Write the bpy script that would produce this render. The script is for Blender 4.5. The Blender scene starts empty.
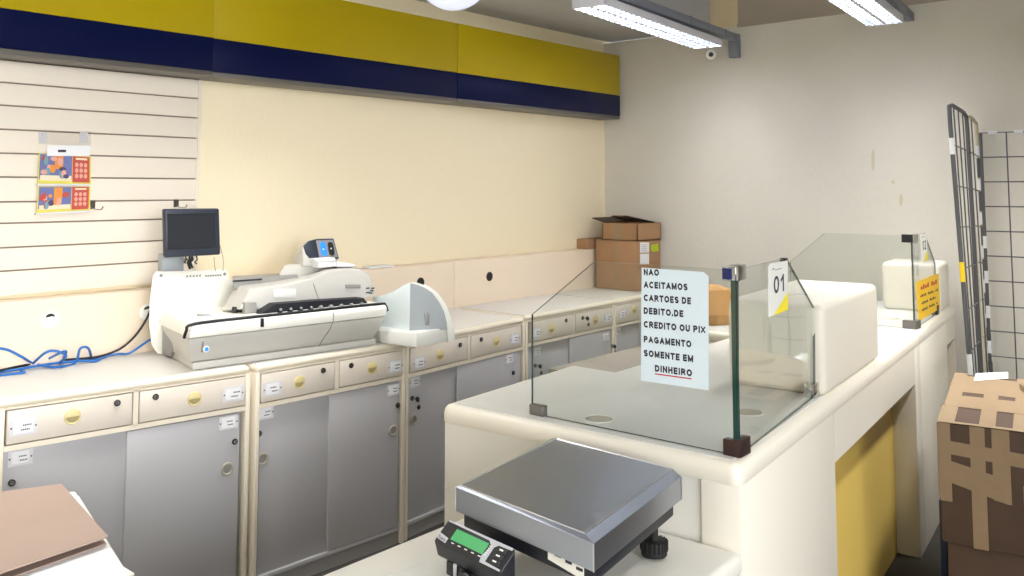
import bpy, bmesh, math, random
from mathutils import Vector, Matrix
random.seed(7)
S = bpy.context.scene
COL = S.collection
PI = math.pi

# ------------------------------------------------------------------ camera
F_PX, PITCH, HORIZON, YAW, EYE = 880.0, math.radians(4.2), 189.0, math.radians(41.1), 1.6
PPY = HORIZON - F_PX * math.tan(PITCH)
fh = Vector((math.cos(YAW), math.sin(YAW), 0)); RT = Vector((math.sin(YAW), -math.cos(YAW), 0)); ZZ = Vector((0, 0, 1))
FW = math.cos(PITCH) * fh + math.sin(PITCH) * ZZ
UP = -math.sin(PITCH) * fh + math.cos(PITCH) * ZZ
EYEP = Vector((0, 0, EYE))
cd = bpy.data.cameras.new('camera'); cam = bpy.data.objects.new('camera', cd); COL.objects.link(cam)
cd.sensor_width = 36; cd.lens = F_PX / 1024 * 36; cd.shift_y = -(288 - PPY) / 1024
cd.clip_start = 0.02
m = Matrix((RT, UP, -FW)).transposed().to_4x4(); m.translation = EYEP
cam.matrix_world = m
S.camera = cam

# survey helpers: where a sight line meets a known real plane
def ray(x, y): return FW + (x - 512) / F_PX * RT - (y - PPY) / F_PX * UP
def zpt(x, y, z):
    d = ray(x, y); return EYEP + d * ((z - EYE) / d.z)
def vpl(x, y, P, n):
    d = ray(x, y); n = Vector(n); return EYEP + d * ((Vector(P) - EYEP).dot(n) / d.dot(n))
def xpt(x, y, X): return vpl(x, y, (X, 0, 0), (1, 0, 0))
def ypt(x, y, Y): return vpl(x, y, (0, Y, 0), (0, 1, 0))
def zdist(x, y, Z):            # at forward distance Z
    d = ray(x, y); k = Z / (d.x * fh.x + d.y * fh.y); return EYEP + d * k

# ------------------------------------------------------------------ materials
def lin(c):
    return tuple((v / 12.92 if v <= .04045 else ((v + .055) / 1.055) ** 2.4) for v in c)
MATS = {}
def mat(name, rgb, rough=.5, metal=0, bump=0, bscale=60, stretch=None, var=0, vscale=6, emit=0, spec=.5, alpha=None, coat=0):
    if name in MATS: return MATS[name]
    mt = bpy.data.materials.new(name); mt.use_nodes = True
    nt = mt.node_tree; b = nt.nodes['Principled BSDF']
    c = lin([v / 255 for v in rgb]) + (1,)
    b.inputs['Base Color'].default_value = c
    b.inputs['Roughness'].default_value = rough
    b.inputs['Metallic'].default_value = metal
    b.inputs['Specular IOR Level'].default_value = spec
    if coat: b.inputs['Coat Weight'].default_value = coat; b.inputs['Coat Roughness'].default_value = .1
    if emit:
        b.inputs['Emission Color'].default_value = c; b.inputs['Emission Strength'].default_value = emit
    if bump or var:
        tc = nt.nodes.new('ShaderNodeTexCoord'); mp = nt.nodes.new('ShaderNodeMapping')
        nt.links.new(tc.outputs['Object'], mp.inputs['Vector'])
        if stretch: mp.inputs['Scale'].default_value = stretch
    if bump:
        n = nt.nodes.new('ShaderNodeTexNoise'); n.inputs['Scale'].default_value = bscale; n.inputs['Detail'].default_value = 4
        nt.links.new(mp.outputs[0], n.inputs['Vector'])
        bp = nt.nodes.new('ShaderNodeBump'); bp.inputs['Strength'].default_value = bump; bp.inputs['Distance'].default_value = .01
        nt.links.new(n.outputs['Fac'], bp.inputs['Height']); nt.links.new(bp.outputs[0], b.inputs['Normal'])
    if var:
        n2 = nt.nodes.new('ShaderNodeTexNoise'); n2.inputs['Scale'].default_value = vscale; n2.inputs['Detail'].default_value = 5
        nt.links.new(mp.outputs[0], n2.inputs['Vector'])
        r = nt.nodes.new('ShaderNodeValToRGB')
        r.color_ramp.elements[0].position = .3; r.color_ramp.elements[1].position = .7
        r.color_ramp.elements[0].color = tuple(v * (1 - var) for v in c[:3]) + (1,)
        r.color_ramp.elements[1].color = tuple(min(1, v * (1 + var)) for v in c[:3]) + (1,)
        nt.links.new(n2.outputs['Fac'], r.inputs[0]); nt.links.new(r.outputs[0], b.inputs['Base Color'])
    MATS[name] = mt
    return mt
def glass_mat(name, tint, refl=.8):
    mt = bpy.data.materials.new(name); mt.use_nodes = True; nt = mt.node_tree
    for n in list(nt.nodes): nt.nodes.remove(n)
    out = nt.nodes.new('ShaderNodeOutputMaterial'); mix = nt.nodes.new('ShaderNodeMixShader')
    tr = nt.nodes.new('ShaderNodeBsdfTransparent'); gl = nt.nodes.new('ShaderNodeBsdfGlossy')
    tr.inputs[0].default_value = lin([v / 255 for v in tint]) + (1,)
    gl.inputs['Roughness'].default_value = .02
    fr = nt.nodes.new('ShaderNodeFresnel'); ge = nt.nodes.new('ShaderNodeNewGeometry'); ma = nt.nodes.new('ShaderNodeMath'); ma.operation = 'MULTIPLY_ADD'
    ma.inputs[1].default_value = 1 / 1.42 - 1.42; ma.inputs[2].default_value = 1.42      # the same index seen from either side of the sheet
    nt.links.new(ge.outputs['Backfacing'], ma.inputs[0]); nt.links.new(ma.outputs[0], fr.inputs[0])
    mk = nt.nodes.new('ShaderNodeMath'); mk.operation = 'MULTIPLY'; mk.inputs[1].default_value = refl; nt.links.new(fr.outputs[0], mk.inputs[0]); nt.links.new(mk.outputs[0], mix.inputs[0]); nt.links.new(tr.outputs[0], mix.inputs[1]); nt.links.new(gl.outputs[0], mix.inputs[2])
    nt.links.new(mix.outputs[0], out.inputs[0])
    MATS[name] = mt
    return mt

WALLB = mat('cream wall paint', (250, 236, 203), .75, bump=.25, bscale=90, stretch=(1, 1, .5))
WALLR = mat('off white ribbed wall paint', (219, 215, 204), .75, bump=.2, bscale=55, stretch=(1, 1, .35), var=.02, vscale=3)
CEIL = mat('grey beige ceiling paint', (194, 194, 194), .9, var=.03)
CEILUP = mat('cream upper wall paint', (222, 205, 170), .8)
BEAM = mat('taupe beam paint', (176, 166, 152), .85)
FLOOR = mat('dark grey vinyl floor', (60, 57, 54), .6, var=.1, vscale=20)
SLAT = mat('cream slatwall laminate', (240, 230, 214), .4)
SLATG = mat('slatwall groove brown', (146, 130, 116), .8)
YEL = mat('mustard yellow gloss panel', (178, 156, 6), .3, spec=.35, var=.03, vscale=2)
NAVY = mat('navy blue gloss panel', (2, 12, 58), .35, spec=.2)
ALU = mat('grey aluminium trim', (120, 116, 112), .45, .6)
CREAM = mat('cream laminate edge', (236, 226, 206), .4)
CREAMW = mat('cream laminate face', (233, 224, 208), .45)
TRUNK = mat('peach cream trunking laminate', (242, 224, 200), .5)
WORKTOP = mat('pale grey worktop laminate', (220, 217, 211), .45, var=.02, vscale=120)
DOORG = mat('grey door laminate', (182, 181, 183), .42)
DRAWC = mat('beige drawer laminate', (226, 216, 202), .42)
DARK = mat('dark gap', (40, 36, 34), .8)
PULL = mat('ivory plastic pull', (222, 206, 150), .35)
PULLD = mat('ivory plastic recess shade', (176, 162, 112), .5)  # same ivory as the pulls, with the hollow's shade put in
DPULL = mat('grey beige plastic ring', (176, 170, 152), .4)
CHROME = mat('chrome', (190, 192, 196), .15, 1)
BLACKM = mat('black plastic', (24, 25, 28), .4)
CARDW = mat('white label card', (240, 240, 242), .5)
INK = mat('dark ink', (42, 42, 58), .6)
CLEARP = mat('clear plastic holder', (226, 224, 226), .2)
COUNTER = mat('ivory counter laminate', (233, 227, 213), .4)
COUNTW = mat('white counter panel', (228, 225, 216), .4)
COUNTT = mat('light grey counter top laminate', (212, 212, 208), .32, var=.02, vscale=90)
YPAN = mat('golden yellow recess panel', (232, 200, 104), .5)
STEEL = mat('brushed stainless steel', (166, 172, 184), .32, 1, bump=.05, bscale=200, stretch=(1, 14, 1))
STEELE = mat('steel edge', (215, 215, 218), .3, 1)
BLK = mat('black enamel', (22, 24, 32), .45)
RUBBER = mat('black rubber', (20, 20, 20), .7)
LCD = mat('green backlit display', (74, 168, 104), .3, emit=.12)
SILVER = mat('silver keypad foil', (196, 198, 206), .4)
WHITE = mat('white plastic', (240, 240, 234), .35)
MACH = mat('warm light grey plastic', (206, 203, 196), .4)
MACHD = mat('mid grey plastic', (150, 148, 144), .45)
MACHW = mat('off white enamel', (246, 244, 234), .4)
STACK = mat('pale cool grey plastic', (228, 238, 240), .35)
STACKG = mat('cool grey plastic', (164, 170, 174), .4)  # own grey of small fittings; on the stacker wall it is painted-in shade
SLATEP = mat('slate blue black plastic', (42, 48, 62), .4)
SCREEN = mat('dark screen glass', (48, 50, 55), .3, spec=.15)
BLUEL = mat('lit blue button', (40, 120, 255), .3, emit=.6)
CARTON = mat('brown cardboard', (166, 128, 92), .8, var=.06, vscale=10)
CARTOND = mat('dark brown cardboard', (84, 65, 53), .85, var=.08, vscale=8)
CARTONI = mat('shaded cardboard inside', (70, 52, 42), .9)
TAPE = mat('tan packing tape', (150, 127, 99), .35, var=.05, vscale=30)
FOLDER = mat('pinkish brown card', (172, 150, 137), .8, var=.03, vscale=4)
PAPER = mat('white paper', (236, 236, 238), .7)
NOTICE = mat('bluish white paper', (226, 241, 250), .6)
BLUECAB = mat('blue cable sheath', (44, 112, 190), .4)
BLACKCAB = mat('black cable sheath', (26, 27, 30), .45)
MESHD = mat('dark grey steel wire', (86, 86, 90), .45, .3)
TUBEB = mat('beige steel tube', (196, 186, 160), .4, .3)
WHT = mat('white reflective tape', (226, 228, 230), .5)
YTAPE = mat('yellow tape', (240, 206, 30), .5)
YNOT = mat('bright yellow notice', (252, 204, 12), .5)
YTRI = mat('lemon yellow print', (250, 230, 40), .5)
RED = mat('red ink', (196, 40, 50), .6)
GREENS = mat('lime sticker', (182, 204, 30), .6)
ENVEL = mat('kraft orange envelope', (180, 132, 74), .7, bump=.3, bscale=14)
CONDUIT = mat('grey blue metal channel', (138, 144, 158), .5, .2)
LAMPW = mat('white lamp housing', (226, 226, 236), .4)
TUBEL = mat('lit fluorescent tube', (244, 248, 255), .3, emit=7)
LOUV = mat('louvre aluminium', (84, 92, 108), .4, .3)
GLOBE = mat('opal globe glass', (214, 220, 240), .25, emit=.45)
BROWNM = mat('dark bronze clamp', (70, 52, 50), .35, .5)
NAVYP = mat('navy sticker', (20, 34, 98), .3)
GLASS = glass_mat('clear greenish glass', (247, 249, 248))
EDGE = mat('green glass edge', (28, 66, 60), .12, spec=.8)
ACR = glass_mat('clear acrylic', (250, 250, 250), .3)
STAINM = mat('yellowish wall stain', (206, 197, 170), .8)

def _arc(cx, cy, rx, ry, a, c, n=10): return [(cx + rx * math.cos(math.radians(a + (c - a) * k / n)), cy + ry * math.sin(math.radians(a + (c - a) * k / n))) for k in range(n + 1)]
_P = [(0, 0), (0, 1), (.3, 1)] + _arc(.3, .74, .28, .26, 90, -90, 8) + [(0, .48)]
GLYPH = {'A': (.72, [[(0, 0), (.36, 1), (.72, 0)], [(.14, .3), (.58, .3)]]), 'C': (.7, [_arc(.4, .5, .4, .5, 45, 315, 14)]), 'D': (.64, [[(0, 0), (0, 1), (.26, 1)] + _arc(.26, .5, .38, .5, 90, -90, 10) + [(0, 0)]]),
         'E': (.5, [[(.5, 1), (0, 1), (0, 0), (.5, 0)], [(0, .5), (.44, .5)]]), 'G': (.74, [_arc(.4, .5, .4, .5, 45, 330, 14) + [(.74, .46), (.44, .46)]]), 'H': (.6, [[(0, 0), (0, 1)], [(.6, 0), (.6, 1)], [(0, .52), (.6, .52)]]),
         'I': (0, [[(0, 0), (0, 1)]]), 'M': (.76, [[(0, 0), (0, 1), (.38, .12), (.76, 1), (.76, 0)]]), 'N': (.6, [[(0, 0), (0, 1), (.6, 0), (.6, 1)]]), 'O': (.76, [_arc(.38, .5, .38, .5, 0, 360, 18)[:-1] + [(.76, .5)]]),
         'P': (.58, [_P]), 'R': (.62, [_P, [(.28, .48), (.62, 0)]]), 'S': (.58, [_arc(.29, .75, .29, .25, 20, 270, 9) + _arc(.29, .25, .29, .25, 90, -160, 9)]), 'T': (.6, [[(0, 1), (.6, 1)], [(.3, 0), (.3, 1)]]),
         'U': (.6, [[(0, 1), (0, .32)] + _arc(.3, .3, .3, .3, 180, 360, 8) + [(.6, .32), (.6, 1)]]), 'X': (.62, [[(0, 0), (.62, 1)], [(0, 1), (.62, 0)]]), 'B': (.6, [_P, [(.3, .48)] + _arc(.32, .24, .28, .24, 90, -90, 8) + [(0, 0)]]),
         ',': (0, [[(.06, .06), (-.04, -.16)]]), ' ': (.02, []), '0': (.5, [_arc(.25, .5, .25, .5, 0, 360, 18)[:-1] + [(.5, .5)]]), '1': (.25, [[(0, .72), (.25, 1), (.25, 0)]]), '2': (.5, [_arc(.25, .74, .25, .26, 170, -30, 8) + [(0, 0), (.5, 0)]])}
def round_poly(poly, r, n=5, ks=None):
    out = []; N = len(poly); ks = ks or range(N)
    for i in range(N):
        if i not in ks: out.append(tuple(poly[i])); continue
        p0, p1, p2 = (Vector(q) for q in (poly[i - 1], poly[i], poly[(i + 1) % N])); a, c = p1 + (p0 - p1).normalized() * r, p1 + (p2 - p1).normalized() * r
        for k in range(n + 1): t = k / n; out.append(tuple(a * (1 - t) ** 2 + p1 * 2 * t * (1 - t) + c * t * t))
    return out
# ------------------------------------------------------------------ mesh builder
class MB:
    def __init__(s): s.bm = bmesh.new()
    def _merge(s, b, mi=0):
        for f in b.faces: f.material_index = mi
        me = bpy.data.meshes.new('tmp'); b.to_mesh(me); b.free()
        s.bm.from_mesh(me); bpy.data.meshes.remove(me); return s
    def loft(s, rings, mi=0, caps=True, bev=0, seg=2, closed=True, minang=20):
        b = bmesh.new(); R = [[b.verts.new(Vector(p)) for p in r] for r in rings]
        n = len(R[0])
        for a, c in zip(R, R[1:]):
            for i in range(n if closed else n - 1):
                j = (i + 1) % n
                try: b.faces.new((a[i], a[j], c[j], c[i]))
                except ValueError: pass
        if caps and closed:
            b.faces.new(R[0][::-1]); b.faces.new(R[-1])
        bmesh.ops.recalc_face_normals(b, faces=b.faces)
        if bev:
            es = [e for e in b.edges if len(e.link_faces) == 2 and e.calc_face_angle(0) > math.radians(minang)]
            bmesh.ops.bevel(b, geom=es, offset=bev, segments=seg, profile=.5, affect='EDGES', clamp_overlap=True)
        return s._merge(b, mi)
    def prism(s, poly, z0, z1, mi=0, bev=0, seg=2):
        return s.loft([[(p[0], p[1], z0) for p in poly], [(p[0], p[1], z1) for p in poly]], mi, bev=bev, seg=seg)
    def box(s, x0, y0, z0, x1, y1, z1, mi=0, bev=0, seg=2):
        return s.prism([(x0, y0), (x1, y0), (x1, y1), (x0, y1)], z0, z1, mi, bev, seg)
    def slab(s, pts, off, mi=0, bev=0, seg=2):          # polygon pushed along a vector
        o = Vector(off); return s.loft([[Vector(p) for p in pts], [Vector(p) + o for p in pts]], mi, bev=bev, seg=seg)
    def poly(s, pts, mi=0):
        b = bmesh.new(); b.faces.new([b.verts.new(Vector(p)) for p in pts]); return s._merge(b, mi)
    def tube(s, pts, r, mi=0, n=8, closed=False):
        pts = [Vector(p) for p in pts]; rings = []; up = None
        N = len(pts)
        for i, p in enumerate(pts):
            t = (pts[(i + 1) % N] - pts[i - 1]) if closed else (pts[min(i + 1, N - 1)] - pts[max(i - 1, 0)])
            if t.length < 1e-9: t = Vector((0, 0, 1))
            t.normalize()
            if up is None:
                up = t.orthogonal().normalized()
            up = (up - t * up.dot(t))
            up = up.normalized() if up.length > 1e-6 else t.orthogonal().normalized()
            w = t.cross(up)
            rr = r[i] if isinstance(r, (list, tuple)) else r
            rings.append([p + (up * math.cos(2 * PI * k / n) + w * math.sin(2 * PI * k / n)) * rr for k in range(n)])
        if closed: rings.append(rings[0]); return s.loft(rings, mi, caps=False)
        return s.loft(rings, mi)
    def disc(s, c, nrm, r, h, mi=0, n=20, bev=0):       # cylinder from c along nrm
        nrm = Vector(nrm).normalized(); a = nrm.orthogonal().normalized(); w = nrm.cross(a); c = Vector(c)
        ring = [c + (a * math.cos(2 * PI * k / n) + w * math.sin(2 * PI * k / n)) * r for k in range(n)]
        return s.slab(ring, nrm * h, mi, bev)
    def ring(s, c, nrm, r, t, mi=0, n=20):
        nrm = Vector(nrm).normalized(); a = nrm.orthogonal().normalized(); w = nrm.cross(a); c = Vector(c)
        return s.tube([c + (a * math.cos(2 * PI * k / n) + w * math.sin(2 * PI * k / n)) * r for k in range(n)], t, mi, 6, True)
    def text(s, txt, o, ex, ey, off=0, mi=0, bold=.0, stretch=None):   # o = lower-left, ex = full width vector, ey = cap height vector
        cu = bpy.data.curves.new('t', 'FONT'); cu.body = txt; cu.offset = bold; cu.resolution_u = 3; cu.space_word = 1.0
        ob = bpy.data.objects.new('t', cu); COL.objects.link(ob)
        dg = bpy.context.evaluated_depsgraph_get(); dg.update()
        me = bpy.data.meshes.new_from_object(ob.evaluated_get(dg))
        xs = [v.co.x for v in me.vertices]; x0, x1 = min(xs), max(xs)
        cap = .69
        o, ex, ey = Vector(o), Vector(ex), Vector(ey); n = ex.cross(ey).normalized() * off
        for v in me.vertices:
            v.co = o + ex * ((v.co.x - x0) / (x1 - x0)) + ey * (v.co.y / cap) + n
        k0 = len(s.bm.faces); s.bm.from_mesh(me); s.bm.faces.ensure_lookup_table()
        for f in s.bm.faces[k0:]: f.material_index = mi
        bpy.data.objects.remove(ob); bpy.data.curves.remove(cu); bpy.data.meshes.remove(me)
        return s
    def strokes(s, txt, o, ex, ey, weight=.21, mi=0, gap=.2):
        """bold sans capitals drawn as ribbons; ex = full width vector, ey = cap height vector"""
        o, ex, ey = Vector(o), Vector(ex), Vector(ey); X = 0; runs = []
        for ch in txt:
            wd, pl = GLYPH[ch]; runs += [[(X + x, y) for x, y in p] for p in pl]; X += wd + gap + weight
        X -= gap; h = weight / 2
        P = lambda q: o + ex * (q.x / X) + ey * min(max(q.y, -.2 if low else 0), 1)
        for p in runs:
            p = [Vector((x + h, h + y * (1 - weight))) for x, y in p]; segs = [[p[0]]]; low = min(q.y for q in p) < 0
            for k in range(1, len(p)):
                segs[-1].append(p[k])
                if k < len(p) - 1 and (p[k] - p[k - 1]).normalized().dot((p[k + 1] - p[k]).normalized()) < .5: segs.append([p[k]])
            for g in segs:
                n = len(g); L, R = [], []
                for i in range(n):
                    d0 = (g[i] - g[i - 1]).normalized() if i else None; d1 = (g[i + 1] - g[i]).normalized() if i < n - 1 else None
                    a, c = d0 or d1, d1 or d0; n0, n1 = Vector((-a.y, a.x)), Vector((-c.y, c.x)); m_ = (n0 + n1) / (1 + n0.dot(n1))
                    q = g[i].copy()
                    if n == 2 or abs(a.x) > .97 or abs(a.y) > .97:
                        if i == 0: q -= a * h
                        elif i == n - 1: q += a * h
                    L.append(q + m_ * h); R.append(q - m_ * h)
                for i in range(n - 1): s.poly([P(L[i]), P(R[i]), P(R[i + 1]), P(L[i + 1])], mi)
        bmesh.ops.remove_doubles(s.bm, verts=s.bm.verts, dist=1e-6)
        return s
    def build(s, name, mats, parent=None, smooth=35, **tagkw):
        me = bpy.data.meshes.new(name)
        off = Vector((0, 0, 0)); p = parent
        while p is not None: off += p.location; p = p.parent
        if parent is None and len(s.bm.verts):          # own origin at base centre
            xs = [v.co for v in s.bm.verts]
            off = Vector(((min(v.x for v in xs) + max(v.x for v in xs)) / 2, (min(v.y for v in xs) + max(v.y for v in xs)) / 2, min(v.z for v in xs)))
        bmesh.ops.translate(s.bm, verts=s.bm.verts, vec=-off)
        s.bm.to_mesh(me); s.bm.free()
        for mt in (mats if isinstance(mats, (list, tuple)) else [mats]): me.materials.append(mt)
        if smooth:
            me.polygons.foreach_set('use_smooth', [True] * len(me.polygons))
            me.set_sharp_from_angle(angle=math.radians(smooth))
        o = bpy.data.objects.new(name, me); COL.objects.link(o)
        if parent is not None: o.parent = parent
        else: o.location = off
        if tagkw: tag(o, **tagkw)
        return o
def tag(o, label=None, cat=None, group=None, kind=None):
    if label: o['label'] = label
    if cat: o['category'] = cat
    if group: o['group'] = group
    if kind: o['kind'] = kind
    return o
def thing(name, label, cat, loc, group=None):
    o = bpy.data.objects.new(name, None); COL.objects.link(o); o.location = Vector(loc); o.empty_display_size = .1
    return tag(o, label, cat, group)
def lerp(a, b, t): return Vector(a) * (1 - t) + Vector(b) * t
def smoothpath(pts, n=8):
    P = [Vector(p) for p in pts]; out = []
    Q = [P[0]] + P + [P[-1]]
    for i in range(1, len(Q) - 2):
        a, b, c, d = Q[i - 1], Q[i], Q[i + 1], Q[i + 2]
        for k in range(n):
            t = k / n
            out.append(.5 * ((2 * b) + (c - a) * t + (2 * a - 5 * b + 4 * c - d) * t * t + (-a + 3 * b - 3 * c + d) * t ** 3))
    out.append(P[-1]); return out

# ------------------------------------------------------------------ the room
YB, XR, ZC = 3.83, 5.45, 2.72
def struct(name, mb, mt): return tag(mb.build(name, mt), kind='structure')
struct('floor', MB().box(-4, -12, -.05, XR + .1, YB + .1, 0), FLOOR)
struct('wall_back', MB().box(-4, YB, 0, XR + .1, YB + .1, ZC + .1), WALLB)
struct('wall_right', MB().box(XR, -4, 0, XR + .1, YB, 2.70), WALLR)
struct('wall_front_blocker', MB().box(1.7, -2.1, 0, XR + .1, -2.0, 3.4), WALLR)  # unseen wall piece, added to keep daylight off box and cages
struct('wall_left', MB().box(-4.1, -4, 0, -4, YB + .1, 3.45), WALLB)
struct('ceiling', MB().box(-4, 2.95, ZC, XR + .1, YB, ZC + .7), CEIL)
struct('ceiling', MB().box(-4, -4, 3.4, XR + .1, 2.95, 3.45), CEIL)
struct('wall_right_upper', MB().box(XR + .03, 2.76, 2.70, XR + .1, 2.95, 3.4), CEILUP)
struct('trim_1', MB().box(XR + .01, 2.725, 2.70, XR + .1, 2.76, 3.4), CEILUP)
struct('trim_2', MB().box(XR + .004, -4, 2.70, XR + .1, 2.725, 3.4).box(XR - .01, -4, 2.69, XR + .1, 2.725, 2.715), BEAM)
# stains on the right wall
for (x, y, w, h, lab) in ((873, 160, 2.2, 22, 'pale yellowish drip stain on right wall, the longest'), (893, 182, 2, 4, 'small round brownish stain mark on right wall beneath the long drip'), (901, 200, 2.4, 13, 'yellowish drip stain on right wall, nearest the wire cages')):
    b = MB(); P = [xpt(x + w * math.cos(a) * (.7 + .3 * random.random()), y + h / 2 * math.sin(a), XR - .001) for a in [k * PI / 8 for k in range(16)]]
    b.poly(P).build('wall_stain', STAINM, label=lab, cat='stain', smooth=0)

# slatwall
XS1, XS0 = 2.136, .3
sl = thing('slatwall_panel', 'cream slatted display board with horizontal grooves on back wall at left', 'display board', (1.2, YB, 1.19))
ysl = 3.80
grow = [52.5 + 4, 82, 105, 129, 153, 177, 202, 223.5, 248, 271.5, 297]
zs = [min(ypt(0, y, ysl).z, 2.111) for y in grow]
b = MB()
for a, c in zip(zs, zs[1:]):
    b.box(XS0, ysl, c + .0032, XS1 - .012, YB - .001, a - .0032, 0, .002)
b.build('slat_board', SLAT, sl)
g = MB()
for a in zs[1:-1]: g.box(XS0, ysl + .012, a - .004, XS1 - .012, YB - .002, a + .004)
g.build('groove_strip', SLATG, sl)
MB().box(XS1 - .012, ysl - .004, zs[-1], XS1, YB - .001, zs[0], 0, .002).build('edge_trim', SLAT, sl)

# hooks on slatwall
def hook(px, py, lab):
    p = ypt(px, py, ysl - .001)
    b = MB(); b.box(p.x - .012, p.y - .002, p.z - .005, p.x + .012, p.y, p.z + .03)
    b.tube(smoothpath([p, p + Vector((0, -.03, -.004)), p + Vector((.012, -.06, -.006)), p + Vector((.016, -.068, .008))]), .0025)
    b.build('wall_hook', CHROME, label=lab, cat='hook', group='hooks on the slatwall')
hook(92, 208, 'small wire hook on slatwall beside lower bright card')
hook(176, 206, 'small wire hook on slatwall above the dark monitor')

# fascia sign: three modules
yf = 3.65
def fascia(x0, x1, yy, lab, round_end=False):
    t = thing('fascia_panel', lab, 'sign panel', ((x0 + x1) / 2, yf, 2.12), 'yellow and navy fascia panels')
    zb, zm, zt = 2.135, 2.288, 2.585
    MB().box(x0 + .002, yy, zm, x1 - .002, YB - .001, zt, 0, .004).build('yellow_band', YEL, t)
    MB().box(x0 + .002, yy, zb, x1 - .002, YB - .001, zm, 0, .004).build('navy_band', NAVY, t)
    MB().box(x0 + .002, yy + .004, zb - .022, x1 - .002, YB - .001, zb, 0, .002).build('bottom_trim', ALU, t)
fascia(-.4, 2.105, yf - .012, 'leftmost yellow over navy fascia panel, above the slatted board')
fascia(2.105, 3.695, yf, 'middle yellow over navy fascia panel, above plain cream wall')
fascia(3.695, 5.40, yf, 'rightmost yellow over navy fascia panel, ending near right wall')

# cable trunking along the worktop back
YT = 3.72
def trunk(x0, x1, lab, zt):
    t = thing('trunking_panel', lab, 'trunking panel', ((x0 + x1) / 2, YT, .9), 'trunking panels behind the worktop')
    MB().box(x0 + .001, YT, .0, x1 - .001, YB - .002, zt, 0, .008, 3).build('panel', TRUNK, t)
    return t
t1 = trunk(-.3, 1.95, 'peach cream trunking panel under the slatted board, with white round caps', 1.165)
t2 = trunk(1.95, 3.745, 'peach cream trunking panel behind the mail machine', 1.168)
t3 = trunk(3.745, 5.44, 'peach cream trunking panel with one round hole, beside cardboard boxes', 1.172)
def cap(px, py, r, t):
    p = ypt(px, py, YT)
    MB().disc(p, (0, -1, 0), r, .006, 0, 24, .002).build('grommet_cap', WHITE, t)
    b = MB()
    pts = [p + Vector((math.cos(a) * r * .5, -.0065, math.sin(a) * r * .42 + r * .3)) for a in [PI * k / 8 for k in range(9)]]
    b.poly(pts + [pts[-1] * .3 + pts[0] * .7 + Vector((0, 0, .004))]).build('cable_slot', BLACKM, t, smooth=0)
cap(49.5, 320, .036, t1); cap(147, 312, .036, t1)
for px, py, t in ((420.5, 282.5, t2), (489.5, 276.5, t3)):
    p = ypt(px, py, YT)
    b = MB(); b.disc(p + Vector((0, .01, 0)), (0, -1, 0), .024, .0105, 0, 20); b.ring(p, (0, -1, 0), .026, .003, 1)
    b.build('cable_hole', [BLACKM, BROWNM], t)

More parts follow.
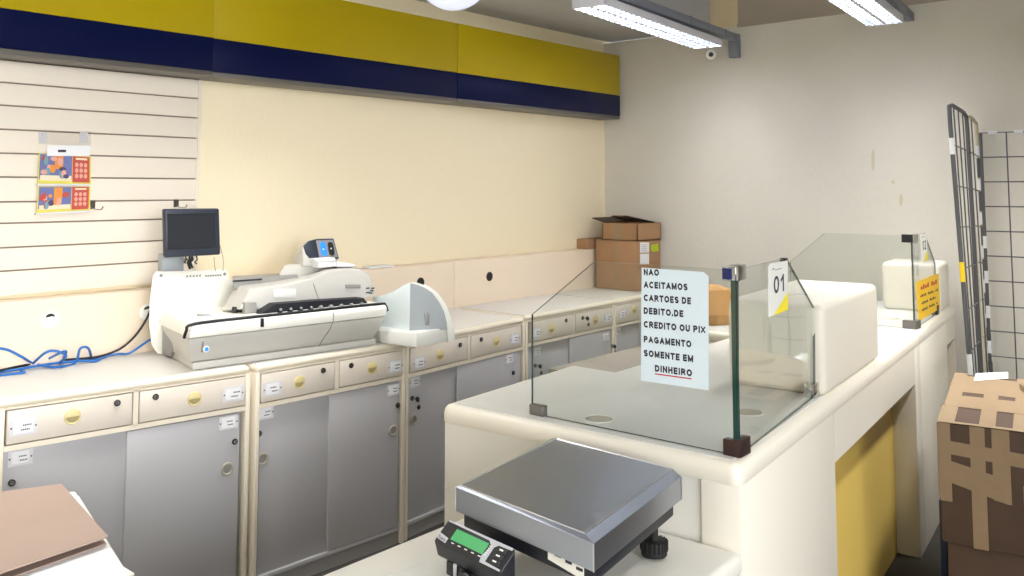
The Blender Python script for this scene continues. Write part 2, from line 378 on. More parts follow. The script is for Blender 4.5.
# ------------------------------------------------------------------ cabinets
ZW = .90
def cabinet(A, B, lab, seams, items, end_left=False):
    A = Vector((A[0], A[1], 0)); B = Vector((B[0], B[1], 0)); L = (B - A).length; e = (B - A) / L; nrm = Vector((e.y, -e.x, 0))
    t = thing('storage_cabinet', lab, 'cabinet', (A + B) / 2 + Vector((0, .3, 0)), 'storage cabinets under the worktop')
    def C(s, d, z): p = A + e * s; return Vector((p.x, p.y + d, z))          # d into the cabinet
    def ft(px, py):
        p = vpl(px, py, A, nrm); return (p - A).dot(e), p.z
    def blk(b, s0, s1, d0, d1, z0, z1, mi=0, bev=0, seg=2):
        f = lambda s, d, z: C(s, d, z)
        def q(d, s): return C(s, d, 0)
        D = lambda d, s: (YT - 0.004 - q(0, s).y) if d is None else d
        b.loft([[C(s0, d0, z), C(s1, d0, z), C(s1, D(d1, s1), z), C(s0, D(d1, s0), z)] for z in (z0, z1)], mi, bev=bev, seg=seg)
    z_top, dz0, dz1, rz, bz = ZW, .748, .862, .728, .07
    s_mid = (ft(*seams[1])[0] + ft(*seams[2])[0]) / 2
    sL, sR = ft(*seams[0])[0], ft(*seams[3])[0]
    w = .022
    b = MB()
    blk(b, .003, L - .003, 0.004, None, .868, z_top, 0, .016, 4)              # cream top with rolled edge
    blk(b, .003, w, .004, None, 0, .87, 0, .004); blk(b, L - w, L - .003, .004, None, 0, .87, 0, .004)
    blk(b, w, L - w, .006, .1, dz1 + .002, .87)
    blk(b, w, L - w, .006, .06, rz, dz0 - .002)
    blk(b, s_mid - .009, s_mid + .009, .006, .06, dz0 - .01, dz1 + .01)
    blk(b, w, L - w, .02, .4, 0, bz, 2)
    blk(b, w - .002, L - w + .002, .055, .075, 0, .87, 1)
    b.build('carcass', [CREAM, DARK, MACHD], t)
    b = MB(); blk(b, .012, L - .012, .024, None, z_top - .002, z_top + .0015); b.build('worktop_laminate', WORKTOP, t)
    b = MB(); blk(b, w, L - w, .012, .036, bz - .012, bz + .006, 0, .002); b.build('bottom_rail', DOORG, t)
    dr = []
    for (s0, s1) in ((sL, s_mid - .012), (s_mid + .012, sR)):
        b = MB(); blk(b, s0 + .002, s1 - .002, .004, .03, dz0 + .002, dz1 - .002, 0, .0015)
        dr.append(b.build('drawer', DRAWC, t))
    do = []
    sd = ft(*items['div'])[0]
    gl, gr = items.get('gaps', (.012, .012))
    for (s0, s1, d) in ((w + gl, sd + .004, .022), (sd, L - w - gr, .010)):
        b = MB(); blk(b, s0, s1, d, d + .018, bz + .008, rz - .004, 0, .002)
        do.append(b.build('sliding_door', DOORG, t))
    def at(px, py, d): 
        s, z = ft(px, py); return C(s, d, z)
    def pull(px, py, par):
        p = at(px, py, .004); r = .024; b = MB()
        b.disc(p, nrm, r * .96, .001, 1); b.ring(p + nrm * .002, nrm, r, .0035, 0)
        pts = [p + e * (math.cos(a) * r) + ZZ * (math.sin(a) * r) for a in [PI * k / 10 for k in range(11)]]
        b.slab(pts, nrm * .006, 0, .001)
        b.build('cup_pull', [PULL, PULLD], par)
    def fpull(px, py, par, d):
        p = at(px, py, d); b = MB(); b.disc(p, nrm, .022, .001, 1); b.ring(p + nrm * .001, nrm, .021, .005, 0)
        b.build('finger_pull', [DPULL, MACHD], par)
    def lock(px, py, par, d):
        p = at(px, py, d); b = MB(); b.disc(p, nrm, .0115, .006, 0, 16, .001); b.disc(p + nrm * .006, nrm, .007, .002, 1, 12)
        b.slab([p + nrm * .008 + e * sx * .001 + ZZ * sz * .005 for sx, sz in ((-1, -1), (1, -1), (1, 1), (-1, 1))], nrm * .001, 0)
        b.build('lock', [BLACKM, CHROME], par)
    def label(px, py, par, d, wd=.085, hd=.056):
        p = at(px, py, d); b = MB()
        def R(a, c, a2, c2, o, h, mi): b.slab([p + e * x + ZZ * z + nrm * o for x, z in ((a, c), (a2, c), (a2, c2), (a, c2))], nrm * h, mi)
        R(-wd / 2, -hd / 2, wd / 2, hd / 2, 0, .0015, 0)
        R(-wd * .36, -hd * .36, wd * .34, hd * .4, .0015, .0008, 1)
        for k in range(2):
            x0 = random.uniform(-.12, 0) * wd; z0 = (.06 - .26 * k) * hd
            n = 5
            for q in range(n):
                xx = x0 + q * wd * .065; R(xx, z0, xx + wd * .045, z0 + hd * .09, .0024, .0002, 2)
        for sx in (-1, 1): b.disc(p + e * sx * wd * .44 + nrm * .0015, nrm, .003, .001, 2, 8)
        b.build('label_holder', [CLEARP, CARDW, INK], par)
    for i, par in enumerate(dr):
        for it in items['d'][i]:
            {'pull': lambda q: pull(*q, par), 'lock': lambda q: lock(*q, par, .004), 'label': lambda q: label(*q, par, .004)}[it[0]](it[1:])
    for i, par in enumerate(do):
        d = .022 if i == 0 else .010
        for it in items['o'][i]:
            {'pull': lambda q: fpull(*q, par, d), 'lock': lambda q: lock(*q, par, d), 'label': lambda q: label(*q, par, d, .075, .05)}[it[0]](it[1:])
    for (px, py, d, lab) in items.get('keys', ()):
        p = at(px, py, d) + nrm * .009; b = MB()
        b.slab([p + e * x + ZZ * z - Vector((0, 0, 0)) for x, z in ((-.0015, -.004), (.0015, -.004), (.0015, .004), (-.0015, .004))], nrm * .016, 1)
        q = p + nrm * .016
        b.slab([q + e * .002 * s_ + ZZ * .013 * math.sin(a) + nrm * (.012 + .012 * math.cos(a)) for s_ in (1,) for a in [2 * PI * k / 10 for k in range(10)]], e * -.004, 0, .001)
        b.tube([q + nrm * .018 - ZZ * .008, q + nrm * .018 - ZZ * .03 + e * .004], .0012, 1, 6)
        c = q + nrm * .016 - ZZ * .036 + e * .004
        b.disc(c - nrm * .002, nrm, .011, .004, 0, 12, .001)
        b.build('key', [BLACKM, CHROME], label=lab, cat='key')
    return t
cabinet((1.125, 3.238), (2.003, 3.116), 'cream and grey storage cabinet at far left, under the blue cables', [(7.5, 411.6), (134, 394), (139.9, 392.5), (247.4, 376.2)],
        {'div': (128.5, 440), 'gaps': (.004, .02), 'd': [[('label', 24, 427), ('pull', 73, 417), ('lock', 117.5, 403)], [('lock', 156, 397), ('pull', 195, 399), ('label', 234, 394)]],
         'o': [[('label', 23, 459), ('lock', 14, 484)], [('label', 230, 423), ('lock', 236, 442), ('pull', 228.5, 469.5)]]})
cabinet((2.013, 3.103), (2.785, 3.073), 'cream and grey storage cabinet under the mail machine', [(261.9, 375), (336.2, 362.8), (340, 361.9), (404.4, 350.4)],
        {'div': (331, 420), 'd': [[('label', 273, 389), ('pull', 300, 382.5), ('lock', 323.5, 370.5)], [('lock', 351.5, 365.5), ('pull', 372.5, 368), ('label', 396, 366.5)]],
         'o': [[('label', 268.5, 414), ('lock', 262, 434.5), ('pull', 265.5, 460)], [('label', 395, 390), ('lock', 399, 405.5), ('pull', 394.5, 431)]]})
cabinet((2.79, 3.08), (3.725, 3.15), 'cream and grey storage cabinet under the curved stacker tray', [(411, 349.5), (469, 337), (471.3, 336.5), (521.9, 325.6)],
        {'div': (459, 370), 'd': [[('label', 420, 363), ('pull', 440.5, 355), ('lock', 460.5, 345)], [('lock', 481.5, 339.5), ('pull', 497, 341.5), ('label', 515.5, 339)]],
         'o': [[('label', 418, 382.5), ('lock', 415, 399), ('pull', 416.5, 420.5)], [('label', 511, 359), ('lock', 514.5, 373)]],
         'keys': [(415, 399, .022, 'black headed key in door lock of cabinet beneath the curved stacker')]})
cabinet((3.765, 3.18), (4.655, 3.203), 'cream and grey storage cabinet seen through glass, left of paper notice', [(532, 322), (574, 315.2), (575.6, 314.4), (613.5, 306.9)],
        {'div': (571, 355), 'd': [[('label', 537, 333), ('pull', 552, 329), ('lock', 566.5, 320.5)], [('lock', 583, 318), ('pull', 596, 320), ('label', 608.5, 318)]],
         'o': [[('label', 540, 352), ('lock', 538, 366)], [('label', 607, 337), ('lock', 613, 346)]],
         'keys': [(583, 318, .004, 'black headed key in drawer lock, seen through glass left of notice'), (538, 366, .022, 'black headed key in left sliding door, seen near glass edge'),
                  (611, 346, .010, 'black headed key in right sliding door beside paper notice')]})
cabinet((4.66, 3.203), (5.43, 3.225), 'cream and grey storage cabinet below the stacked boxes, mostly behind paper notice', [(616.5, 305.6), (640.5, 301.5), (642.5, 301), (662, 297.5)],
        {'div': (641, 330), 'd': [[('label', 623, 314), ('pull', 634.5, 309.5)], []], 'o': [[('label', 620.5, 332)], []]})

# ------------------------------------------------------------------ mail machine on the worktop
O = Vector((1.794, 3.198, .9025)); eu = Vector((.993, -.118, 0)); ev = Vector((.118, .993, 0))
def W(u, v, z): return O + eu * u + ev * v + ZZ * z
def vp(px, py, v): return vpl(px, py, O + ev * v, ev)
mm = thing('mail_machine', 'large light grey mail processing machine with long roller deck on worktop', 'mail machine', O + eu * .45 + ev * .2)
prof = [(.03, 0, .0, .86), (.02, .0, .0, .862), (.012, .03, -.008, .868), (-.02, .07, -.022, .888), (-.045, .125, -.038, .925)]
def lofts(prof, back=.40, extra=()):
    r0, r1 = [], []
    for v, z, a, c in prof: r0.append(W(a, v, z)); r1.append(W(c, v, z))
    for v, z, a, c in reversed(prof): pass
    return r0, r1
def shell(b, prof, back, zt, zb, mi=0, bev=.004):
    r0 = [W(a, v, z) for v, z, a, c in prof] + [W(prof[-1][2] + .06, back, prof[-1][1]), W(prof[0][2] + .05, back, prof[0][1])]
    r1 = [W(c, v, z) for v, z, a, c in prof] + [W(prof[-1][3] + .03, back, prof[-1][1]), W(prof[0][3], back, prof[0][1])]
    b.loft([r0, r1], mi, bev=bev, seg=2, minang=30)
b = MB(); shell(b, [(.0, 0, .0, .835), (.0, .028, -.004, .836)], .40, 0, 0); b.build('base_strip', MACH, mm)
b = MB(); shell(b, [(.012, .029, -.006, .828), (-.012, .06, -.018, .836), (-.032, .095, -.03, .845), (-.045, .128, -.038, .855)], .40, 0, 0, 0, .003); b.build('lower_body', MACH, mm)
b = MB(); shell(b, [(-.048, .130, -.04, .858), (-.05, .165, -.034, .862), (-.042, .180, -.024, .856)], .40, 0, 0, 0, .006); b.build('deck_band', MACHW, mm)
b = MB(); b.tube(smoothpath([W(-.05, -.03, .132), W(-.046, -.04, .16), W(-.03, -.042, .181), W(.1, -.036, .185), W(.5, -.034, .185), W(.82, -.034, .185), W(.858, -.036, .178), W(.868, -.042, .15)], 6), .006)
b.build('edge_seal', BLK, mm)
b = MB(); b.loft([[W(.04, -.02, z), W(.85, -.02, z), W(.85, .13, z), W(.06, .13, z)] for z in (.180, .184)]); b.build('deck_plate', MACHW, mm)
# seam and light button
p0, p1 = vp(328, 321, -.05), vp(318, 348, .0)
b = MB(); b.tube([W(.585, -.0505, .17), W(.584, -.051, .131), W(.575, -.033, .093), W(.56, -.011, .058), W(.548, .0, .028)], .0018, 0, 5); b.build('body_seam', MACHD, mm)
q = vp(206, 349, -.034)
b = MB(); b.disc(q, -ev, .013, .004, 0, 16, .001); b.disc(q - ev * .004, -ev, .008, .003, 1, 14, .001); b.build('power_button', [WHITE, BLUEL], mm)
b = MB(); b.slab([vp(202, 341, -.036), vp(203.5, 341, -.036), vp(203, 352, -.03), vp(201, 352, -.03)], -ev * .003); b.build('button_slot', MACHD, mm)
# side bracket at the left end
b = MB(); b.slab([W(.045, .30, .005), W(.045, .39, .005), W(.045, .39, .125), W(.035, .27, .125), W(.035, .25, .05)], -eu * .02, 0, .006); b.build('side_bracket', MACHD, mm)
# back plate
vb = .40
out = [(153.5, 275), (157, 271.5), (225, 269.5), (228, 272), (230, 279), (237, 285), (300, 284), (300, 330), (215, 352), (167, 356), (158, 354), (152, 345), (149.5, 325), (150, 300)]
pts = [vp(x, y, vb) for x, y in out]
for p in pts: p.z = max(p.z, .903)
b = MB(); b.slab(pts, ev * .008, 0, .003); b.build('back_plate', MACHW, mm)
b = MB()
for x, y in ((161, 275.5), (224.5, 274), (161, 321)): b.disc(vp(x, y, vb), -ev, .007, .003, 0, 12)
b.build('plate_bolt', MACHD, mm)
a0, a1 = vp(186, 277.5, vb - .001), vp(202, 276.6, vb - .001)
b = MB()
for k in range(5):
    s0 = lerp(a0, a1, k / 5); b.slab([s0, s0 + (a1 - a0) * .13, s0 + (a1 - a0) * .13 + ZZ * .011, s0 + ZZ * .006], -ev * .0005)
a0, a1 = vp(205, 277, vb - .001), vp(222, 276, vb - .001)
for k in range(7):
    s0 = lerp(a0, a1, k / 7); b.slab([s0, s0 + (a1 - a0) * .11, s0 + (a1 - a0) * .11 + ZZ * .008, s0 + ZZ * .008], -ev * .0005)
b.build('plate_lettering', MACHD, mm, smooth=0)
# deck fittings
def fit(name, px0, px1, py0, py1, v, d, mt, bev=.004):
    b = MB(); b.slab([vp(px0, py1, v), vp(px1, py1, v), vp(px1, py0, v), vp(px0, py0, v)], ev * d, 0, bev); return b.build(name, mt, mm)
fit('guide_block', 202.5, 213, 315, 324, .12, .06, STACKG)
fit('post', 233.5, 238, 307, 321, .12, .02, BLK)
fit('paddle', 245, 257, 302.5, 319, .07, .03, MACHD)
fit('guide_tab', 261, 264, 318.5, 327, -.056, .006, BLK, .001)
# roller bed
b = MB(); b.loft([[vp(x, y, .03) for x, y in ((246, 319.5), (262, 313), (276, 304), (320, 300.5), (364, 298), (368, 303), (367, 310))],
                  [vp(x, y, .03) + ev * .2 for x, y in ((246, 319.5), (262, 313), (276, 304), (320, 300.5), (364, 298), (368, 303), (367, 310))]], 0, bev=.003); b.build('roller_bed', BLK, mm)
for k in range(9):
    x = 278 + k * 10.2; y = 309.5 - k * .75
    b = MB(); c = vp(x, y, .03)
    b.disc(c + Vector((0, 0, -.012)) - ev * .006, Vector((.2, -.5, .5)), .011, .016, 0, 12, .002); b.disc(c - ev * .02, Vector((.2, -.5, .5)), .005, .006, 1, 10)
    b.build('feed_roller', [MACHD if k > 3 else BLK, STACKG], mm)
# cover
fr = [(240, 309), (249.5, 290), (285, 284.5), (312, 278.5), (328, 271.5), (345, 269.5), (361, 269.5), (369, 275), (376.5, 293.5), (369, 297.8), (318, 302), (278, 306.5), (256, 310)]
bk = [(221, 311), (235.5, 284.5), (280, 279), (308, 274.5), (322, 268.5), (340, 266.5), (356, 266.5), (364, 272), (371, 288), (366, 294), (318, 298), (278, 303), (256, 309)]
b = MB(); b.loft([[vp(x, y, .09) for x, y in fr], [vp(x, y, .24) for x, y in bk]], 0, bev=.006, seg=3); b.build('top_cover', MACH, mm)
b = MB(); b.tube([vp(313.5, 283.5, .087), vp(316, 292, .0885), vp(320, 301, .0885)], .0016, 0, 5); b.build('cover_seam', MACHD, mm)
fit('grip_recess', 346, 361, 284.5, 288.5, .085, .01, MACHD, .003)
fit('cover_sticker', 274, 296, 289, 297.5, .0875, .003, WHITE, .0005)
b = MB()
for k, (x, y) in enumerate(((371, 289), (370, 291.5), (369, 293.8), (366, 289), (366, 293.5))):
    p = vp(x, y, .086); b.slab([p, p + eu * .018, p + eu * .018 + ZZ * .006, p + ZZ * .006], -ev * .001)
b.build('cover_print', INK, mm, smooth=0)
h0 = [(278, 283), (279.5, 273), (285, 266), (300, 264.5), (322, 265.5), (340, 267), (352, 272), (356, 280), (350, 290), (320, 294)]
b = MB(); b.loft([[vp(x, y, .245) for x, y in h0], [vp(x, y - 1, .29) for x, y in h0], [vp(x, y - 1.5, .38) for x, y in h0]], 0, bev=.01, seg=3, minang=25); b.build('rear_hump', MACH, mm)
b = MB(); b.loft([[vp(x, y, .20) for x, y in ((232, 279), (298, 275), (298, 284), (234, 290))], [vp(x, y, .38) for x, y in ((232, 276), (298, 272), (298, 284), (234, 290))]], 0, bev=.006); b.build('rear_housing', MACHD, mm)
b = MB(); b.slab([vp(x, y, .198) for x, y in ((233, 280.5), (262, 278.5), (262, 280), (233, 282))], -ev * .002); b.build('vent_slot', BLK, mm)
# control head
hb = [(292, 268), (292, 260), (297, 249), (305, 242), (316, 239), (333, 238.5), (337, 262), (320, 268)]
hf = [(303, 266), (302.5, 247), (308, 242), (314, 240), (319, 238.5), (334, 238), (339.5, 259), (319, 267)]
b = MB(); b.loft([[vp(x, y, .22) for x, y in hf], [vp(x, y, .34) for x, y in hb]], 0, bev=.006, seg=3); hd = b.build('control_head', MACH, mm)
b = MB(); b.slab([vp(x, y, .216) for x, y in ((303.5, 246), (309, 241), (317, 239), (333.5, 238.6), (339, 258.5), (320, 265), (311, 260), (306, 254))], ev * .006, 0, .002); b.build('head_mask', SLATEP, hd)
b = MB(); b.slab([vp(x, y, .2145) for x, y in ((316, 240.5), (333, 239.8), (338, 257), (320, 259.5))], ev * .003, 0, .001); b.build('button_plate', MACHD, hd)
def ov(x, y, rx, ry, mt, nm, sk=.16):
    b = MB(); b.slab([vp(x + rx * math.copysign(abs(math.cos(a)) ** .6, math.cos(a)) + (ry * math.copysign(abs(math.sin(a)) ** .6, math.sin(a))) * sk, y + ry * math.copysign(abs(math.sin(a)) ** .6, math.sin(a)), .2125) for a in [2 * PI * k / 20 for k in range(20)]], -ev * .003, 0, .001); b.build(nm, mt, hd)
ov(323.3, 249, 3.1, 7, BLUEL, 'lit_button'); ov(331, 248.7, 2.9, 6.8, BLACKM, 'dark_button')
b = MB(); b.disc(vp(323.4, 249.2, .208), -ev, .004, .002, 0, 10); b.disc(vp(331, 248.5, .208), -ev, .004, .002, 0, 10); b.build('button_icon', WHITE, hd)
# monitor on its post
mv = .34
mo = thing('monitor', 'small dark touch monitor on short grey post behind white plate', 'monitor', vp(190, 272, mv) + ev * .03)
nw = (-ev + eu * -.12).normalized()
b = MB(); q = [vp(x, y, mv) for x, y in ((164.5, 209), (219.5, 208.4), (220.8, 254.8), (165.5, 257.8))]; b.slab(q, ev * .035, 0, .008, 3); mb_ = b.build('casing', SLATEP, mo)
b = MB(); q = [vp(x, y, mv - .003) for x, y in ((167.5, 215), (215, 214.3), (215.8, 246.6), (168.5, 248.6))]; b.slab(q, ev * .004); b.build('screen', SCREEN, mo)
b = MB(); q = [vp(x, y, mv) for x, y in ((166, 213.8), (217, 213), (217.8, 214.3), (166, 215))]
b.slab([vp(x, y, mv - .002) for x, y in ((166.2, 214), (216.6, 213), (216.8, 214), (166.2, 215))], ev * .003)
b.slab([vp(x, y, mv - .002) for x, y in ((167, 248.8), (217, 246.6), (217, 247.4), (167, 249.8))], ev * .003); b.build('screen_bezel', BLACKM, mo)
b = MB(); b.slab([vp(x, y, mv + .085) for x, y in ((162.5, 254), (184, 254), (184, 276), (162, 276))], ev * .05, 0, .004)
pz = vp(173, 276, mv + .11)
b.box(pz.x - .02, pz.y - .02, .903, pz.x + .02, pz.y + .02, pz.z + .02); b.build('post', STACKG, mo)
b = MB()
for k, (x, l) in enumerate(((185, 7), (189, 13), (191.5, 12), (196, 8))):
    p = vp(x, 255, mv + .03); b.tube(smoothpath([p, p + Vector((.006, 0, -.02)), p + Vector((-.004, 0, -.03)), vp(x + 1, 256 + l, mv + .03)], 5), .005 if k in (1, 2) else .003)
b.build('cable_tail', BLACKCAB, mo)
b = MB(); b.tube(smoothpath([vp(219, 243, mv + .05), vp(222.5, 255, mv + .05), vp(223.5, 263, mv + .05), vp(223, 271, mv + .05)]), .0015); b.tube(smoothpath([vp(214, 257, mv + .05), vp(214.5, 264, mv + .05), vp(215.5, 271, mv + .05)]), .0015)
b.build('loose_wire', MACHD, mo)

# stacker tray at the machine's right end
st = thing('stacker_tray', 'pale curved stacker tray with shaded wall at right end of machine', 'stacker', (2.85, 3.08, .905))
zt = .968
P0, P1, P2 = zpt(380, 342.6, .905), zpt(416.5, 347.5, .905), zpt(450, 341, .905)
A_, B_, C_ = zpt(377, 325.5, zt), zpt(409.5, 330.5, zt), zpt(447, 328.5, zt)
back = Vector((.1, .12, 0))
def at_z(p, z): return Vector((p.x, p.y, z))
b = MB(); pl = [P0, P1, P2, at_z(C_ + Vector((.03, .05, 0)), .905), at_z(B_ + back, .905), at_z(A_ + Vector((.02, .1, 0)), .905)]
b.loft([[at_z(p, .905) for p in pl], [at_z(p, zt - (.012 if i == 0 else 0)) for i, p in enumerate(pl)]], 0, bev=.002); b.build('tray_base', WHITE, st)
def wallpts(a, c, tops, off):
    n = (c - a).cross(ZZ).normalized(); n.z = 0
    return [vpl(x, y, a, n) for x, y in tops]
nAB = (B_ - A_).cross(ZZ).normalized(); nBC = (C_ - B_).cross(ZZ).normalized()
low = [at_z(A_, zt - .005), at_z(B_, zt - .005)]
topAB = [(410, 283.2), (404, 285), (398, 288.5), (391, 292.5), (384, 295), (372, 297.5)]
b = MB(); b.slab(low + [vpl(x, y, A_, nAB) for x, y in topAB], -nAB * .02 if nAB.y < 0 else nAB * .02, 0, .003); b.build('curved_back', STACK, st)
topBC = [(446.5, 322), (444, 312), (439, 302), (432, 293), (424, 287.5), (416, 284.5), (410.3, 283.2)]
b = MB(); b.slab([at_z(B_, zt - .005), at_z(C_, zt - .005)] + [vpl(x, y, B_, nBC) for x, y in topBC], Vector((.004, .008, 0)), 0); b.build('shaded_wall', STACKG, st)  # wall of the same pale shell, its weaker light painted in as grey
rim = [(455, 341), (454.5, 330), (451, 316), (445.5, 303), (438, 293), (429, 286.5), (418, 283), (410.3, 283)]
b = MB()
inn = [vpl(x, y, B_, nBC) for x, y in [(448.5, 342), (447.5, 328)] + topBC[:-1] ] ; outr = [vpl(x, y, B_, nBC) for x, y in rim]
inn[0].z = max(inn[0].z, .906); outr[0].z = max(outr[0].z, .906)
b.slab(outr + inn[::-1], Vector((.014, .03, 0)), 0, .002); b.build('outer_rim', WHITE, st)
p = vpl(427, 320, B_, nBC); b = MB()
b.slab([vpl(x, y, B_, nBC) for x, y in ((424, 314.5), (427, 312), (428.5, 314), (428.5, 324.5), (425.5, 325.5))], Vector((-.004, -.008, 0)), 0, .002); b.build('wall_clip', MACHD, st)

# things lying on the machine and on the trunking
hz = vp(330, 266, .2)
b = MB(); q = [(318, 259), (333, 258), (333, 265.5), (318.5, 267.5)]
es = thing('envelope_stack', 'white stack of envelopes lying on machine below the lit buttons', 'envelopes', vp(325, 267, .17))
b.slab([vp(x, y, .17) for x, y in ((318, 261), (336, 261), (336, 266.5), (318.5, 268))], ev * .09, 0, .004); b.build('bundle', PAPER, es)
b = MB(); b.slab([vp(x, y, .17) for x, y in ((337, 261.5), (355, 264), (355, 267), (337, 267))], ev * .08, 0, .004); b.build('loose_bundle', PAPER, es)
b = MB(); b.slab([vp(x, y, .165) for x, y in ((314, 259), (335, 257.5), (336, 260.5), (316, 262))], ev * .09, 0, .002); b.build('top_sheet', PAPER, es)
a, c = ypt(368, 267, YT + .012), ypt(394, 265, YT + .012)
MB().prism([(a.x, YT + .008), (c.x, YT + .012), (c.x + .01, YT + .095), (a.x + .02, YT + .09)], 1.1692, 1.178, 0, .002).build('paper_slip', PAPER, label='thin white paper pad lying on the trunking ledge behind machine', cat='paper')

# ------------------------------------------------------------------ cables on the worktop
def cable(pts, r, mt, lab, name='network_cable'):
    b = MB(); b.tube(smoothpath(pts, 8), r); b.build(name, mt, label=lab, cat='cable', group='cables on the worktop')
def wt(px, py, z=.906): return zpt(px, py, z)
def yt(px, py, y=YT - .02): return ypt(px, py, y)
cable([wt(-6, 371), wt(15, 368), wt(40, 362.5), yt(62, 352, 3.6), yt(66, 353, 3.6), wt(60, 360), wt(38, 364), wt(20, 367, .91)], .005, BLUECAB, 'blue cable with the tight loop on worktop near left edge')
cable([wt(-6, 376), wt(12, 374), wt(24, 372.5), wt(22, 370), wt(30, 366), yt(45, 353, 3.62), yt(56, 351, 3.62), yt(66, 356, 3.6), wt(60, 363), wt(75, 361), wt(100, 358.5), wt(112, 354)], .005, BLUECAB, 'blue cable whose wide arch rises over the others at left')
cable([yt(-4, 348, 3.66), yt(8, 350, 3.66), yt(22, 357, 3.62), wt(34, 363.5, .915), wt(55, 367, .91), wt(75, 363), yt(80, 349, 3.62), yt(88, 348, 3.62), wt(91, 358), wt(86, 361)], .005, BLUECAB, 'blue cable coming down the trunking at left edge with small loop')
cable([wt(-6, 373), wt(20, 369, .912), wt(50, 364, .912), wt(80, 361, .912), wt(96, 361), wt(105, 356.5), wt(118, 354, .91), yt(130, 353, 3.66), yt(148, 341, 3.66), yt(158, 337, 3.66)], .005, BLUECAB, 'long blue cable running from left edge to the white machine')
cable([wt(-6, 372, .916), wt(16, 367, .916), wt(50, 361, .916), wt(90, 358, .914), yt(108, 354, 3.66), yt(123, 347, 3.68), yt(136, 335, 3.7), yt(146, 320, 3.7), yt(150, 311, 3.7), yt(155, 302, 3.7)], .0048, BLACKCAB, 'black cable rising from worktop to the white cap by machine', 'power_cable')

# ------------------------------------------------------------------ corner cardboard boxes
def xp(px, py, X=5.12): return xpt(px, py, X)
bx = thing('cardboard_box', 'large closed cardboard box with white and lime stickers in room corner', 'box', (5.25, 3.4, .904))
y1, y0 = 3.68, 3.335
MB().box(5.12, y0, .9035, 5.425, y1, 1.245, 0, .006).build('carton', CARTON, bx)
def onx(pts, mt, nm, par, X=5.1185, th=.001):
    b = MB(); b.slab([xpt(x, y, X) for x, y in pts], (-th, 0, 0)); return b.build(nm, mt, par, smooth=0)
def ony(pts, mt, nm, par, Y=3.334):
    b = MB(); b.slab([ypt(x, y, Y) for x, y in pts], (0, -.001, 0)); return b.build(nm, mt, par, smooth=0)
ony([(640, 242.5), (649, 242.5), (649, 252.5), (640, 252.8)], CARDW, 'shipping_label', bx)
ony([(640, 253.8), (649, 253.5), (649, 264), (640, 264)], CARDW, 'shipping_label', bx)
ony([(651, 245), (658, 243.6), (658.5, 251), (653, 252), (651, 250)], GREENS, 'lime_sticker', bx)
b = MB()
for k in range(4): b.slab([ypt(x, y, 3.3325) for x, y in ((641.5, 244.5 + 2 * k), (647, 244.4 + 2 * k), (647, 245.2 + 2 * k), (641.5, 245.3 + 2 * k))], (0, -.0008, 0))
b.build('label_print', SILVER, bx, smooth=0)
onx([(614, 240.6), (616, 240.8), (616, 289), (614, 288.8)], TAPE, 'packing_tape', bx)
b2 = thing('cardboard_box', 'open topped cardboard box with raised flaps, on top of the stickered box', 'box', (5.25, 3.4, 1.246))
zt0, zt1 = 1.2465, 1.362
b = MB(); X0, X1, Y0, Y1 = 5.12, 5.425, 3.33, 3.62
for a in ((X0, Y0, X0 + .006, Y1), (X1 - .006, Y0, X1, Y1), (X0, Y0, X1, Y0 + .006), (X0, Y1 - .006, X1, Y1)): b.box(a[0], a[1], zt0, a[2], a[3], zt1)
b.box(X0, Y0, zt0, X1, Y1, zt0 + .005); b.build('carton', CARTON, b2)
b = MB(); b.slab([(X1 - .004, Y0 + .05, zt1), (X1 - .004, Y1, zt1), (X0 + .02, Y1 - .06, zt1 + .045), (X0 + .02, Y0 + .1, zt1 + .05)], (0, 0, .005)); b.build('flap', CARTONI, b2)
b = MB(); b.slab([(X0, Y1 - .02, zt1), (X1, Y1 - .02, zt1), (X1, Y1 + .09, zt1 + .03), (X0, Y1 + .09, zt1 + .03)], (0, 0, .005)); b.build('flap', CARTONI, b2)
b = MB(); b.slab([(X0 + .015, 3.46, zt1 + .049), (X0 + .015, 3.54, zt1 + .049), (X0 + .06, 3.54, zt1 + .044), (X0 + .06, 3.46, zt1 + .044)], (-.002, 0, .006)); b.build('tape_strip', TAPE, b2)
b = MB(); b.box(X0 - .001, 3.46, zt0, X0, 3.52, zt1 - .01); b.build('packing_tape', TAPE, b2)
b = MB(); a = ypt(587.5, 248, YT + .01); c = ypt(606, 248, YT + .01)
b.box(a.x, YT + .006, 1.1735, min(c.x, 5.4), YB - .004, 1.245, 0, .003); o_ = b.build('cardboard_box', CARTON, label='small cardboard box on trunking ledge behind the big stickered box', cat='box')

# ------------------------------------------------------------------ service counters
ZK = .95
ed = Vector((2.307, .276, 0)).normalized(); en = Vector((ed.y, -ed.x, 0))     # along the public face / outward
K0 = Vector((1.953, .992, 0))
def K(s, d, z): return K0 + ed * s - en * d + ZZ * z                          # d inwards
def kpl(px, py, d=0): 
    p = vpl(px, py, K0 - en * d, en); return (p - K0).dot(ed), p.z
sJ = (Vector((4.262, 1.268, 0)) - K0).dot(ed)
c1 = thing('service_counter', 'near ivory service counter with raised divider, behind glass screen numbered 01', 'counter', (2.9, 1.5, 0), 'service counters')
poly1 = [(1.953, .992), (4.258, 1.268), (4.258, 2.36), (3.68, 2.36), (3.68, 1.875), (2.66, 1.835), (2.66, 2.023), (1.913, 1.929 + .06)]
poly1[7] = (1.907, 1.952)
def inset(poly, d):
    n = len(poly); out = []
    for i in range(n):
        p0, p1, p2 = Vector(poly[i - 1]), Vector(poly[i]), Vector(poly[(i + 1) % n])
        e1, e2 = (p1 - p0).normalized(), (p2 - p1).normalized()
        n1, n2 = Vector((-e1.y, e1.x)), Vector((-e2.y, e2.x))
        k = 1 + n1.dot(n2); out.append(tuple(p1 + (n1 + n2) * (d / k)))
    return out
